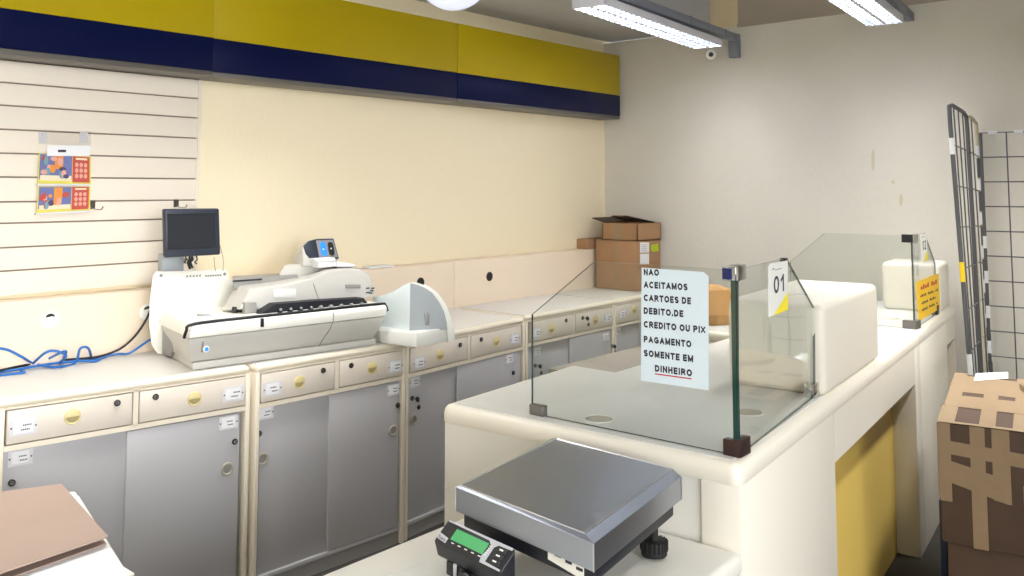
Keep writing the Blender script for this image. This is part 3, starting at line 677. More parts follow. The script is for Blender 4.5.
def slab_top(poly, par):
    rp = round_poly(poly, .035, 5, (0, len(poly) - 1) if len(poly) > 4 else (99,)); rr = [[(p[0], p[1], z) for p in inset(rp, d)] for z, d in ((ZK - .05, .001), (ZK - .048, 0), (ZK - .024, 0), (ZK - .012, .003), (ZK - .004, .010), (ZK, .022))]
    MB().loft(rr).build('counter_slab', COUNTER, par)
slab_top(poly1, c1)
tp = inset(poly1, .03)
MB().prism(tp, ZK - .001, ZK + .0015).build('laminate_top', COUNTT, c1)
def recess(px_l, px_r, rec, sA, sB, par, ztop=None, dep=.22):
    pass
sL_, zo = kpl(836, 461); sR_, _z = kpl(916, 378)
zo = .745
def counter_body(par, sA, sB, sl, sr, zo, dep, endpanel):
    zt = ZK - .05; th = .03
    b = MB()
    def blk(s0, s1, d0, d1, z0, z1, mi=0, bev=0):
        b.loft([[K(s0, d0, z), K(s1, d0, z), K(s1, d1, z), K(s0, d1, z)] for z in (z0, z1)], mi, bev=bev)
    blk(sA, sl, .003, dep, .0, zt, 0, .002); blk(sr, sB, .003, dep, 0, zt, 0, .002); blk(sl, sr, .003, dep, zo, zt)
    b.build('front_panel', COUNTER, par)
    b = MB(); blk(sl - .01, sr + .01, dep, dep + .02, 0, zo + .02); b.build('recess_panel', YPAN, par)
    return
counter_body(c1, .004, sJ - .004, sL_, sR_, zo, .10, True)
b = MB(); b.prism([(1.955, 1.03), (1.985, 1.03), (1.95, 1.94), (1.911, 1.935)], 0, ZK - .05)
b.build('end_panel', COUNTW, c1)
b = MB(); b.prism([(1.94, 1.90), (2.64, 1.995), (2.64, 2.01), (1.94, 1.92)], 0, ZK - .05); b.build('staff_side_panel', COUNTW, c1)
# raised divider
def riser(sA, sB, d0, d1, zt, par):
    b = MB(); q = [K(sA, d0, 0), K(sB, d0, 0), K(sB + .0, d1, 0), K(sA - .0, d1, 0)]
    b.prism([(p.x, p.y) for p in q], ZK, zt, 0, .024, 4); return b.build('raised_divider', COUNTER, par)
rs = (Vector((2.688, 1.10, 0)) - K0).dot(ed)
riser(rs + .075, rs + .84, .016, .335, 1.235, c1)
def grommet(x, y, r, par):
    b = MB(); p = Vector((x, y, ZK + .0015)); b.ring(p, ZZ, r, .003, 0, 28); b.disc(p, ZZ, r - .001, .0006, 1, 28); b.disc(p + Vector((r * .12, -r * .05, .0006)), ZZ, r * .72, .0004, 2, 24)  # flat discs, the hole's inner shade painted as greys
    b.build('cable_grommet', [COUNTW, MACHD, DPULL], par)
grommet(2.075, 1.485, .042, c1); grommet(2.42, 1.20, .042, c1)
# second counter
c2 = thing('service_counter', 'far ivory service counter beside right wall, behind glass screen with yellow notice', 'counter', (4.8, 1.7, 0), 'service counters')
p2 = [(4.264, 1.2687), (5.33, 1.3965), (5.33, 1.98), (4.264, 1.94)]
slab_top(p2, c2)
MB().prism(inset(p2, .03), ZK - .001, ZK + .0015).build('laminate_top', COUNTT, c2)
sl2, _ = kpl(948, 350); sE = (Vector((5.33, 1.3965, 0)) - K0).dot(ed)
counter_body(c2, sJ + .004, sE, sl2, sE - .03, kpl(948, 345)[1], .10, False)
b = MB(); b.prism([(4.28, 1.91), (5.32, 1.95), (5.32, 1.97), (4.28, 1.93)], 0, ZK - .05); b.build('staff_side_panel', COUNTW, c2)
r2 = (Vector((5.005, 1.393, 0)) - K0).dot(ed)
riser(r2, sE - .02, .02, .31, 1.205, c2)
grommet(4.62, 1.50, .045, c2)

# ------------------------------------------------------------------ glass screens
def edges(b, pts, off, w=.0):
    return b
def pane(name, pts, thick, par):
    """clear sheet, its cut edges green"""
    o = Vector(thick); b = MB()
    A = [Vector(p) for p in pts]; Bp = [p + o for p in A]
    bm = b.bm; va = [bm.verts.new(p) for p in A]; vb_ = [bm.verts.new(p) for p in Bp]
    f = bm.faces.new(va); f.material_index = 0; f = bm.faces.new(vb_[::-1]); f.material_index = 0
    n = len(va)
    for i in range(n):
        j = (i + 1) % n; f = bm.faces.new((va[j], va[i], vb_[i], vb_[j])); f.material_index = 1
    bmesh.ops.recalc_face_normals(bm, faces=bm.faces)
    return b.build(name, [GLASS, EDGE], par, smooth=0)
gs = thing('glass_screen', 'clear angled glass screen with paper notice and 01 plate on near counter', 'glass screen', (2.1, 1.2, ZK), 'glass screens on the counters')
zg = ZK + .003
GA, GB, GC = zpt(531.5, 414.5, ZK), zpt(738, 457.5, ZK), zpt(815.5, 397, ZK)
nF = (GB - GA).cross(ZZ); nS = (GC - GB).cross(ZZ)
inF = Vector((.008, 0, 0)); inS = Vector((0, .008, 0))
ptsF = [at_z(GA, zg), at_z(GB, zg), vpl(737, 267, GA, nF), vpl(594, 262, GA, nF), vpl(531.5, 314.5, GA, nF)]
ptsF[2].z = ptsF[3].z = 1.40
pane('front_pane', ptsF, inF, gs)
GB2 = GB + Vector((.010, -.002, 0))
ptsS = [at_z(GB2, zg), at_z(GC, zg), vpl(815, 308.5, GB, nS), vpl(787, 259.5, GB, nS), at_z(GB2, 1.40)]
ptsS[3].z = 1.40
pane('side_pane', ptsS, inS, gs)
def clamp(c, sx, sy, sz, mt, nm='glass_clamp', lab=None, par=None, bev=.002):
    b = MB(); b.box(c[0] - sx / 2, c[1] - sy / 2, c[2] - sz / 2, c[0] + sx / 2, c[1] + sy / 2, c[2] + sz / 2, 0, bev)
    o = b.build(nm, mt, par)
    if lab: o['label'] = lab
    return o
b = MB(); x, y = GB.x, GB.y
b.box(x - .008, y - .008, ZK + .001, x + .014, y + .036, ZK + .040, 0, .002); b.box(x - .006, y - .010, ZK + .001, x + .05, y + .012, ZK + .043, 0, .002)
o = b.build('corner_clamp', BROWNM, gs); o['label'] = 'dark bronze bottom corner clamp'
b = MB(); b.box(x - .010, y - .006, 1.375, x + .014, y + .03, 1.408, 0, .002); b.box(x - .004, y - .012, 1.375, x + .04, y + .014, 1.413, 0, .002)
b.build('corner_clamp', CHROME, gs)
b = MB(); b.box(x - .012, y + .002, 1.378, x - .009, y + .028, 1.405, 0, .001); b.build('clamp_sticker', NAVYP, gs)
b = MB(); b.box(x - .001, y - .001, ZK + .035, x + .011, y + .011, 1.376); b.build('corner_joint', EDGE, gs)
b = MB(); b.box(GA.x - .006, GA.y - .045, ZK + .001, GA.x + .018, GA.y + .004, ZK + .03, 0, .002); b.build('glass_clamp', ALU, gs)
b = MB(); b.box(GC.x - .035, GC.y - .010, ZK + .001, GC.x + .008, GC.y + .022, ZK + .045, 0, .002); b.build('glass_clamp', CHROME, gs)
b = MB(); c = vpl(785.5, 260.8, GB, nS); b.box(c.x - .012, c.y - .004, c.z - .006, c.x + .01, c.y + .012, c.z + .008, 0, .001); b.build('top_clip', BLACKM, gs)

# paper notice on the front pane
nFn = nF.normalized(); nFn = nFn if nFn.x < 0 else -nFn
def fp(px, py, o=.002): return vpl(px, py, GA + nFn * o, nF)
nt_ = thing('paper_notice', 'bluish white paper notice in black capitals taped to near glass screen', 'notice', fp(675, 385))
TL, TR, BR, BL = fp(641.8, 267.6), fp(708.5, 272.3), fp(708.6, 390.3), fp(641, 380.5)
b = MB(); b.slab([BL, BR, TR - ZZ * .010, lerp(TL, TR, .93), TL], nFn * .0008); b.build('sheet', NOTICE, nt_, smooth=0)
lines = [('NAO', 643.8, 659, 275.2), ('ACEITAMOS', 643.8, 687.6, 287.8), ('CARTOES DE', 643.8, 691, 300.9), ('DEBITO,DE', 643.8, 683.3, 313.8), ('CREDITO OU PIX', 643.8, 705.4, 327.4),
         ('PAGAMENTO', 643.8, 691.3, 342.3), ('SOMENTE EM', 643.8, 693.2, 356.2), ('DINHEIRO', 655, 692, 371.5)]
for tx, x0, x1, yb in lines:
    b = MB(); sl_ = .045 + (yb - 268) / 112 * .10
    a, c = fp(x0, yb, .003), fp(x1, yb + (x1 - x0) * sl_, .003)
    b.strokes(tx, a, c - a, ZZ * .0172, .27); b.build('lettering', INK, nt_, smooth=0)
a, c = fp(655, 373.2, .003), fp(691.5, 378.2, .003)
b = MB(); b.slab([a - ZZ * .003, c - ZZ * .003, c, a], nFn * .0003); b.build('red_underline', RED, nt_, smooth=0)

# plates and notices on side panes
nSn = nS.normalized(); nSn = nSn if nSn.y < 0 else -nSn
def plate(name, lab, num, f, TLp, TRp, BRp, BLp, nn, grp):
    t = thing(name, lab, 'number plate', f(*BLp), grp)
    b = MB(); q = [f(*BLp), f(*BRp), f(*TRp), lerp(f(*TRp), f(*TLp), .9), f(*TLp) - ZZ * .008]
    b.slab(q, nn * .002); b.build('plate', WHITE, t, smooth=0)
    bl, br, tl, tr = f(*BLp), f(*BRp), f(*TLp), f(*TRp); o = nn * .0025
    b = MB(); b.poly([lerp(bl, br, .22) + o, br + o, lerp(br, tr, .36) + o]); b.build('yellow_corner', YTRI, t, smooth=0)
    b = MB(); ex = (br - bl); ey = (tl - bl)
    b.strokes(num, bl + ex * .24 + ey * .40, ex * .54, ey * .34, .17)
    for v in b.bm.verts: v.co += o
    b.build('number', INK, t, smooth=0)
    b = MB(); b.slab([bl + ex * .18 + ey * .87 + o, bl + ex * .26 + ey * .87 + o, bl + ex * .26 + ey * .905 + o, bl + ex * .18 + ey * .905 + o], nn * .0003)
    for k in range(5): b.slab([bl + ex * (.32 + .07 * k) + ey * .85 + o, bl + ex * (.37 + .07 * k) + ey * .85 + o, bl + ex * (.37 + .07 * k) + ey * .87 + o, bl + ex * (.32 + .07 * k) + ey * .87 + o], nn * .0003)
    b.build('small_print', MACHD, t, smooth=0)
f1 = lambda x, y: vpl(x, y, GB2 + nSn * .001, nS)
plate('number_plate', 'white plate numbered 01 with yellow corner on near glass screen', '01', f1, (767.8, 264), (787, 260.5), (787.4, 309.6), (768.3, 317), nSn, 'counter number plates')
# staff desk behind the near counter
dk = thing('staff_desk', 'low grey topped staff desk between near counter and cabinets, seen through glass', 'desk', (3.6, 2.3, 0))
MB().box(3.36, 1.90, .71, 3.60, 2.70, .74, 0, .004).box(3.60, 2.38, .71, 4.6, 2.70, .74, 0, .004).build('desk_top', mat('taupe grey desk laminate', (148, 140, 132), .45, var=.03, vscale=30), dk)
for (x, y) in ((3.4, 1.95), (3.4, 2.65), (4.54, 2.65), (4.54, 2.44)): MB().disc((x, y, 0), ZZ, .022, .711, 0, 12).build('leg', MACHD, dk)

g2 = thing('glass_screen', 'clear angled glass screen with 02 plate and yellow notice on far counter', 'glass screen', (4.4, 1.4, ZK), 'glass screens on the counters')
HB = zpt(914.5, 329.5, ZK); HC = zpt(937.5, 314.5, ZK); HA = Vector((HB.x - .03, HB.y + .66, ZK))
nF2 = (HB - HA).cross(ZZ); nS2 = (HC - HB).cross(ZZ)
q = [at_z(HA, zg), at_z(HB, zg), vpl(912, 238, HA, nF2), vpl(824.5, 234.5, HA, nF2), vpl(790, 262, HA, nF2)]
q[0] = at_z(vpl(790, 300, HA, nF2), zg)
q[2] = at_z(HB, 1.382); q[3].z = 1.382
pane('front_pane', q, inF, g2)
HB2 = HB + Vector((.010, -.001, 0))
q = [at_z(HB2, zg), at_z(HC, zg), vpl(935.5, 263, HB, nS2), vpl(925, 233.2, HB, nS2), at_z(HB2, 1.382)]; q[3].z = 1.382
pane('side_pane', q, inS, g2)
x, y = HB.x, HB.y
b = MB(); b.box(x - .012, y - .006, 1.35, x + .012, y + .042, 1.388, 0, .002); b.build('corner_clamp', BLACKM, g2)
b = MB(); b.box(x - .004, y - .012, 1.35, x + .06, y - .003, 1.388, 0, .002); b.build('corner_clamp', CHROME, g2)
b = MB(); b.box(x - .012, y - .008, ZK + .001, x + .014, y + .05, ZK + .04, 0, .002); b.box(x - .004, y - .012, ZK + .001, x + .06, y + .01, ZK + .04, 0, .002); b.build('corner_clamp', ALU, g2)
b = MB(); b.box(HC.x - .04, HC.y - .008, ZK + .001, HC.x + .005, HC.y + .02, ZK + .05, 0, .002); b.build('glass_clamp', BLACKM, g2)
nS2n = nS2.normalized(); nS2n = nS2n if nS2n.y < 0 else -nS2n
f2 = lambda x, y: vpl(x, y, HB2 + nS2n * .001, nS2)
plate('number_plate', 'small white plate numbered 02 high on far glass screen', '02', f2, (920, 234), (926.3, 233.6), (927.6, 259.5), (921.5, 262), nS2n, 'counter number plates')
yn = thing('yellow_notice', 'bright yellow printed notice on side pane of far glass screen', 'notice', f2(920, 322))
b = MB(); b.slab([f2(918.5, 321.5), f2(940, 308.5), f2(938.8, 273), f2(915.8, 282.5)], nS2n * .001); b.build('sheet', YNOT, yn, smooth=0)
for (x0, ya, x1, yb_, h, mi, n) in ((920.5, 290, 937, 283.5, .022, 1, 8), (920, 297.5, 938, 290.5, .012, 0, 12), (921.5, 304.5, 937, 297.5, .012, 0, 10), (921.5, 311.5, 937.5, 303.5, .012, 0, 11)):
    b = MB(); a, c = f2(x0, ya) + nS2n * .0014, f2(x1, yb_) + nS2n * .0014
    for k in range(n):
        if k % 5 == 4: continue
        b.slab([lerp(a, c, k / n), lerp(a, c, (k + .72) / n), lerp(a, c, (k + .72) / n) + ZZ * h * (.7 + .3 * (k % 2)), lerp(a, c, k / n) + ZZ * h * (.7 + .3 * (k % 2))], nS2n * .0003, mi)
    b.build('lettering', [INK, RED], yn, smooth=0)

# crumpled envelope on the far counter's wing
en_ = MB(); base = Vector((4.29, 2.0, ZK + .002))
n = 14
rings = []
for i in range(5):
    h = (0, .05, .11, .16, .175)[i]; k = (1, 1.04, .98, .86, .5)[i]
    rings.append([Vector((3.93 + .13 * k * math.cos(a) + .015 * random.uniform(-1, 1), 2.16 + .13 * k * math.sin(a) + .015 * random.uniform(-1, 1), ZK + .002 + h)) for a in [2 * PI * j / n for j in range(n)]])
en_.loft(rings, 0).build('padded_envelope', ENVEL, label='crumpled orange brown padded envelope seen beside paper notice edge', cat='envelope', smooth=25)

# ------------------------------------------------------------------ low table with the scale
tb = thing('side_table', 'low white table against the near counter end, carrying the scale', 'table', (1.4, 1.2, 0))
ZT = .755
MB().prism([(-1.2, .80), (1.949, .985), (1.925, 1.64), (-1.2, 1.62)], ZT - .05, ZT, 0, .016, 4).build('table_top', COUNTW, tb)  # unseen left end lengthened to keep low daylight off the doors
b = MB(); b.prism([(-1.1, .9), (1.90, 1.05), (1.89, 1.60), (-1.1, 1.58)], .12, ZT - .05, 0, .004); b.build('table_body', COUNTW, tb)
for (x, y) in ((-1, 1.0), (-1, 1.5), (1.86, 1.1), (1.86, 1.55)): MB().disc((x, y, 0), ZZ, .02, .125, 0, 12).build('leg', BLACKM, tb)
MB().prism([(.36, .93), (1.42, 1.0), (1.46, 1.51), (.33, 1.488)], ZT + .0005, ZT + .0045, 0, .001).build('white_board', WHITE, label='thin white board lying on low table under the scale', cat='board')
zb0 = ZT + .005
sc = thing('platform_scale', 'stainless steel platform scale with black green lit display on low table', 'scale', (1.62, 1.26, zb0))
zp = .93
PN, PR, PL_ = zpt(593.7, 543.8, zp), zpt(681, 476.6, zp), zpt(455.5, 487, zp); PBk = PR + PL_ - PN
q = [PN, PR, PBk, PL_]
cen = (PN + PBk) / 2
def sh(p, k, z): r = cen + (p - cen) * k; return Vector((r.x, r.y, z))
b = MB()
ctop = [zpt(584.7, 533.5, zp + .004), zpt(672.7, 469.3, zp + .004), zpt(556.5, 439, zp + .004), zpt(461, 485.5, zp + .004)]; mid_ = [sh(p, 1.0, zp) for p in q]; bot = [sh(p, 1.0, zp - .052) for p in q]; inb = [sh(p, .985, zp - .052) for p in q]; intop = [sh(p, .985, zp - .01) for p in q]
b.loft([ctop, mid_, bot, inb, intop], 0, caps=True); b.build('platter', STEEL, sc, smooth=0)
b = MB(); 
for i in range(4):
    b.tube([ctop[i], ctop[(i + 1) % 4]], .0018, 0, 6); b.tube([mid_[i], bot[i]], .0018, 0, 6)
b.build('platter_edge', STEELE, sc)
bz = zp - .088
b = MB(); b.loft([[sh(p, .93, bz) for p in q], [sh(p, .93, zp - .05) for p in q]], 0, bev=.004); b.build('base_frame', BLK, sc)
u1, u2 = (PR - PN), (PL_ - PN)
for (a, c) in ((.86, .12), (.12, .12), (.12, .88), (.86, .88)):
    p = PN + u1 * a + u2 * c
    b = MB(); b.disc((p.x, p.y, zb0), ZZ, .030, .034, 0, 20, .003)
    for k in range(20):
        an = 2 * PI * k / 20; b.box(p.x + .03 * math.cos(an) - .002, p.y + .03 * math.sin(an) - .002, zb0 + .012, p.x + .03 * math.cos(an) + .002, p.y + .03 * math.sin(an) + .002, zb0 + .034)
    b.disc((p.x, p.y, zb0 + .034), ZZ, .01, bz - zb0 - .03, 0, 12); b.build('foot', RUBBER, sc)
# sticker on the base side
s0 = sh(PN, .932, bz + .02); nl = Vector((-u2.y, u2.x, 0)).normalized(); nl = nl if nl.x < 0 else -nl
e2 = u2.normalized(); w0 = sh(PN, .93, 0)
b = MB(); c = Vector((w0.x, w0.y, 0)) + e2 * .07 + nl * .001
b.slab([at_z(c - e2 * .05, bz + .004), at_z(c + e2 * .05, bz + .014), at_z(c + e2 * .05, bz + .044), at_z(c - e2 * .05, bz + .034)], nl * .001); b.build('data_sticker', WHITE, sc, smooth=0)
b = MB()
for k in range(3): 
    a = c + e2 * (.03 - .03 * k) + nl * .0012; z_ = bz + .027 - .004 * k; b.slab([at_z(a, z_), at_z(a - e2 * .018, z_), at_z(a - e2 * .018, z_ + .006), at_z(a, z_ + .006)], nl * .0004)
b.build('sticker_print', INK, sc, smooth=0)
# display
D1, D2, D3, D4 = zpt(448.5, 518.5, .868), zpt(516, 548.5, .868), zpt(500.5, 573, .832), zpt(433.5, 540, .832)
ds = MB(); lowd = [at_z(D1, .80), at_z(D2, .80), at_z(D3 + Vector((.012, .012, 0)), .795), at_z(D4 + Vector((.012, .0, 0)), .795)]
ds.loft([lowd, [D1, D2, D3, D4]], 0, bev=.005, seg=3); dsp = ds.build('display_unit', BLK, sc)
b = MB(); b.slab([lerp(lowd[2], lowd[3], .25) + Vector((-.0, 0, 0)), lerp(lowd[2], lowd[3], .85), at_z(lerp(lowd[2], lowd[3], .85), .765), at_z(lerp(lowd[2], lowd[3], .25), .765)], (.05, .03, 0), 0, .004); b.build('display_bracket', BLK, dsp)
kk = at_z(lerp(lowd[2], lowd[3], .55), .785) - Vector((.004, .004, 0))
b = MB(); b.disc(kk, Vector((-.8, -.6, 0)), .013, .014, 0, 16, .002); b.build('knob', BLACKM, dsp)
b = MB(); k2 = at_z(lerp(lowd[2], lowd[3], .72), .785) - Vector((.002, .002, 0)); b.slab([k2 + Vector((0, 0, -.016)), k2 + Vector((.004, -.006, -.016)), k2 + Vector((.004, -.006, .014)), k2 + Vector((0, 0, .014))], (-.006, -.004, 0)); b.build('bracket_tab', SILVER, dsp)
nD = (D2 - D1).cross(D4 - D1).normalized(); nD = nD if nD.z > 0 else -nD
def dq(u, v, o=.0): return lerp(lerp(D1, D2, u), lerp(D4, D3, u), v) + nD * (.0006 + o)
def dpoly(uv, o=0, th=.0008): b = MB(); b.slab([dq(u, v, o) for u, v in uv], nD * th); return b
dpoly([(.2, .24), (.68, .24), (.68, .70), (.2, .70)]).build('screen', LCD, dsp, smooth=0)
dpoly([(.03, .04), (.98, .04), (.98, .14), (.80, .16), (.76, .30), (.76, .88), (.98, .92), (.98, .985), (.70, .985), (.68, .75), (.72, .3), (.66, .13), (.03, .10)], 0, .0005).build('keypad_foil', SILVER, dsp, smooth=0)
for k in range(3):
    v0 = .2 + .23 * k; dpoly([(.80, v0), (.94, v0), (.95, v0 + .17), (.81, v0 + .17)], .0004).build('key_button', BLACKM, dsp, smooth=0)
b = MB()
for k in range(3):
    v0 = .25 + .23 * k; b.slab([dq(.84, v0, .0014), dq(.89, v0, .0014), dq(.89, v0 + .06, .0014), dq(.84, v0 + .06, .0014)], nD * .0003)
for k in range(5): b.slab([dq(.7 , .3 + .09 * k, .0006), dq(.73, .3 + .09 * k, .0006), dq(.73, .33 + .09 * k, .0006), dq(.7, .33 + .09 * k, .0006)], nD * .0003)
for k in range(5): b.slab([dq(.24 + .1 * k, .78, .0004), dq(.28 + .1 * k, .78, .0004), dq(.28 + .1 * k, .82, .0004), dq(.24 + .1 * k, .82, .0004)], nD * .0003)
b.build('display_print', WHITE, dsp, smooth=0)
dpoly([(.02, .62), (.17, .70), (.17, .92), (.02, .86)], .0002).build('brand_badge', SILVER, dsp, smooth=0)
b = MB(); b.text('Toledo', dq(.035, .84, .0014), dq(.16, .88, .0014) - dq(.035, .84, .0014), dq(.035, .73, .0014) - dq(.035, .84, .0014), 0, 0, .01); b.build('badge_lettering', INK, dsp, smooth=0)
b = MB(); p = at_z(PN + u2 * .42 + nl * .012, .80); b.tube(smoothpath([p, p + nl * .015 - ZZ * .006, p + nl * .02 - ZZ * .03]), .006); b.build('brass_pin', mat('brass', (176, 148, 80), .35, .9), sc)

# ------------------------------------------------------------------ folder and papers bottom left
zf = .75
q = [zpt(x, y, zf) for x, y in ((-40, 497), (62, 484), (108, 536), (-40, 586))]
sd_ = thing('paper_stand', 'white topped stand holding papers in bottom left corner', 'stand', (.85, 2.3, 0))
tl, tr, br = zpt(70, 492, .70), zpt(79, 495, .70), zpt(131, 577, .70)
topq = [zpt(-60, 505, .70), tr, br, zpt(150, 640, .70), zpt(-60, 640, .70)]
MB().prism([(p.x, p.y) for p in topq], .66, .7, 0, .004).build('stand_top', WHITE, sd_)
c0 = sum((Vector((p.x, p.y, 0)) for p in topq), Vector()) / 5
b = MB(); b.box(c0.x - .15, c0.y - .15, 0, c0.x + .15, c0.y + .15, .665); b.build('pedestal', WHITE, sd_)
for i, (k, z0) in enumerate(((0, .7005), (.012, .705))):
    pq = [zpt(x + k * 100, y, z0) for x, y in ((-60, 506), (75 - i * 3, 493), (127 - i * 4, 577), (-60, 640))]
    MB().prism([(p.x, p.y) for p in pq], z0, z0 + .004).build('paper_pad', PAPER, label=('lower' if i == 0 else 'upper') + ' white paper pad under the brown card at bottom left', cat='paper pad', group='white pads under the brown card')
zz0 = .712
pa, pb_, pc_ = zpt(62, 484, .735), zpt(108, 536, .735), zpt(-40, 586, .735)
pd = zpt(-40, 497, .735)
fo = thing('card_folder', 'folded pinkish brown card lying on white pads at bottom left', 'folder', lerp(pa, pc_, .5))
fo.location.z = zz0
MB().prism([(p.x, p.y) for p in (pd, pa, pb_, pc_)], .731, .735).build('top_leaf', FOLDER, fo)
MB().prism([(p.x, p.y) for p in [zpt(x, y, .722) for x, y in ((-40, 500), (61, 488), (106.5, 540), (-40, 592))]], .7105, .7145).build('bottom_leaf', FOLDER, fo)
b = MB(); b.slab([at_z(pd, .7105), at_z(pa, .7105), at_z(pa, .735), at_z(pd, .735)], (.0, .003, 0)); b.build('fold_spine', FOLDER, fo)

# ------------------------------------------------------------------ scratch cards on slatwall
yc = ysl - .012
hl = thing('card_holder', 'clear acrylic card holder hooked on the slatwall grooves', 'holder', (1.5, yc, 1.5))
def cy(px, py, y=yc): return ypt(px, py, y)
b = MB(); b.slab([cy(39, 131), cy(91, 131.5), cy(91, 146), cy(39, 144)], (0, .004, 0)); b.build('front_plate', ACR, hl, smooth=0)
b = MB(); b.slab([cy(37, 183.8, yc - .006), cy(90.5, 184.3, yc - .006), cy(90.5, 186, yc - .006), cy(37, 185.5, yc - .006)], (0, .018, 0))
b.slab([cy(36, 213.2, yc - .006), cy(90, 210.2, yc - .006), cy(90, 212, yc - .006), cy(36, 215, yc - .006)], (0, .018, 0)); b.build('card_ledge', CLEARP, hl, smooth=0)
for x in (43, 84):
    b = MB(); b.slab([cy(x - 4, 132, ysl - .003), cy(x + 4, 132, ysl - .003), cy(x + 4, 143, ysl - .003), cy(x - 4, 143, ysl - .003)], (0, .002, 0)); b.disc(cy(x, 134.5, ysl - .004), (0, -1, 0), .004, .003, 0, 10); b.build('hanger_tab', CLEARP, hl, smooth=0)
b = MB(); b.slab([cy(47, 145.5, yc - .007), cy(90, 145.5, yc - .007), cy(90, 156, yc - .007), cy(47, 156, yc - .007)], (0, .001, 0)); b.build('title_strip', PAPER, hl, smooth=0)
b = MB(); b.slab([cy(58, 149.8, yc - .008), cy(66, 149.8, yc - .008), cy(66, 152.2, yc - .008), cy(58, 152.2, yc - .008)], (0, .0005, 0)); b.build('title_print', INK, hl, smooth=0)
CM = [mat('card %d' % i, c, .35) for i, c in enumerate(((112, 120, 170), (232, 150, 70), (226, 214, 96), (196, 84, 74), (226, 168, 150), (84, 74, 110), (120, 160, 170), (238, 222, 190)))]
def card(tl, tr, br, bl, lab, seed):
    rnd = random.Random(seed); t = thing('scratch_card', lab, 'card', cy(*bl), 'scratch cards on the slatwall')
    Q = [cy(*tl), cy(*tr), cy(*br), cy(*bl)]
    f = lambda u, v, o: lerp(lerp(Q[0], Q[1], u), lerp(Q[3], Q[2], u), v) + Vector((0, -o, 0))
    R = lambda b, u0, v0, u1, v1, o, mi: b.slab([f(u0, v1, o), f(u1, v1, o), f(u1, v0, o), f(u0, v0, o)], (0, -.0004, 0), mi)
    b = MB(); b.slab(Q, (0, .002, 0)); b.build('card_stock', CM[2], t, smooth=0)
    b = MB(); R(b, 0.02, .02, .63, .86, .0002, 0); R(b, .3, .04, .46, .5, .0006, 1); R(b, .04, .72, .62, .9, .0006, 7)
    def blob(u, v, ru, rv, mi, o): b.slab([f(u + ru * math.cos(a), v + rv * math.sin(a), o) for a in [2 * PI * k / 10 for k in range(10)]], (0, -.0004, 0), mi)
    for k in range(12): blob(rnd.uniform(.08, .58), rnd.uniform(.15, .75), rnd.uniform(.03, .07), rnd.uniform(.06, .16), rnd.choice((1, 3, 5, 6, 4)), .001 + .0004 * k)
    b.build('printed_picture', CM, t, smooth=0)
    b = MB(); R(b, .64, .02, .97, .95, .0002, 3)
    for i in range(3):
        for j in range(3): b.slab([f(.72 + .085 * i + .034 * math.cos(a), .32 + .2 * j + .085 * math.sin(a), .0008) for a in [2 * PI * k / 10 for k in range(10)]], (0, -.0004, 0), 4)
    R(b, .7, .07, .92, .14, .0008, 7)
    b.build('scratch_field', CM, t, smooth=0)
card((39, 153), (91, 157), (91, 184), (37.5, 183.5), 'bright printed scratch card in upper pocket below white strip', 3)
card((38, 186.5), (90.5, 186.5), (90, 210), (36.5, 213), 'bright printed scratch card in lower pocket of the holder', 5)

# ------------------------------------------------------------------ foreground taped box
def tape_on(par, f, uv, o=.0012, nm='packing_tape', mt=None, nrm=None):
    b = MB(); q = [f(u, v) + nrm * o for u, v in uv]; b.slab(q, nrm * .0006); return b.build(nm, mt or TAPE, par, smooth=0)
B0 = zpt(942, 542, .4); zT = .80
ef = (zpt(1024, 557.5, .4) - B0); ef.z = 0; ef.normalize()           # along the front (to the right)
B3 = zpt(955, 373, zT); es_ = B3 - B0; es_.z = 0; LS = es_.length; es_ = es_.normalized()
LF = .62
tbx = thing('taped_box', 'big brown carton strapped with tan packing tape in right foreground', 'box', B0 + ef * LF / 2 + es_ * LS / 2)
BP = lambda a, c, z: Vector((B0.x, B0.y, 0)) + ef * a + es_ * c + ZZ * z
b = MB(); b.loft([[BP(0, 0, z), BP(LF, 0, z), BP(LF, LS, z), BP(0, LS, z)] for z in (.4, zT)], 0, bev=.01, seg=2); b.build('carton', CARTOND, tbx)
nfr = ef.cross(ZZ).normalized(); nfr = nfr if nfr.x < 0 else -nfr
ffr = lambda u, v: BP(u * LF, 0, .4 + v * (zT - .4))
ftp = lambda u, v: BP(u * LF, v * LS, zT)
for uv in ([(0, .35), (.06, .35), (.06, 1), (0, 1)], [(.155, 0), (.228, 0), (.228, 1), (.155, 1)], [(.26, .42), (.345, .40), (.345, 1), (.26, 1)], [(.0, .75), (1, .66), (1, .78), (0, .86)],
           [(.03, .52), (.33, .40), (.33, .60), (.03, .70)], [(.62, 0), (.72, 0), (.72, 1), (.62, 1)], [(.4, .42), (1, .3), (1, .45), (.4, .57)]):
    tape_on(tbx, ffr, uv, .0012 + random.random() * .001, nrm=nfr)
for uv in ([(0, 0), (1, 0), (1, .03), (0, .03)], [(0, 0), (.08, 0), (.08, 1), (0, 1)], [(.0, .28), (1, .28), (1, .5), (0, .5)], [(.2, 0), (.28, 0), (.28, 1), (.2, 1)], [(0, .58), (1, .56), (1, .9), (0, .95)], [(.36, 0), (.5, 0), (.5, 1), (.38, 1)], [(.62, 0), (.74, 0), (.74, 1), (.62, 1)]):
    tape_on(tbx, ftp, uv, .0012 + random.random() * .001, nrm=ZZ)
b = MB(); nsd = -ef
b.loft([[BP(-.004, -.004, z), BP(.0, -.006, z), BP(-.0, LS * .3, z), BP(-.006, LS * .3, z)] for z in (.56, zT)], 0); b.build('packing_tape', TAPE, tbx)
b = MB(); q = [(976, 373.5), (1008, 372.2), (1008, 378.5), (974, 381)]
b.slab([zpt(x, y, zT + .004) for x, y in q], (0, 0, .001)); b.build('paper_label', PAPER, tbx, smooth=0)
b = MB(); n = 9
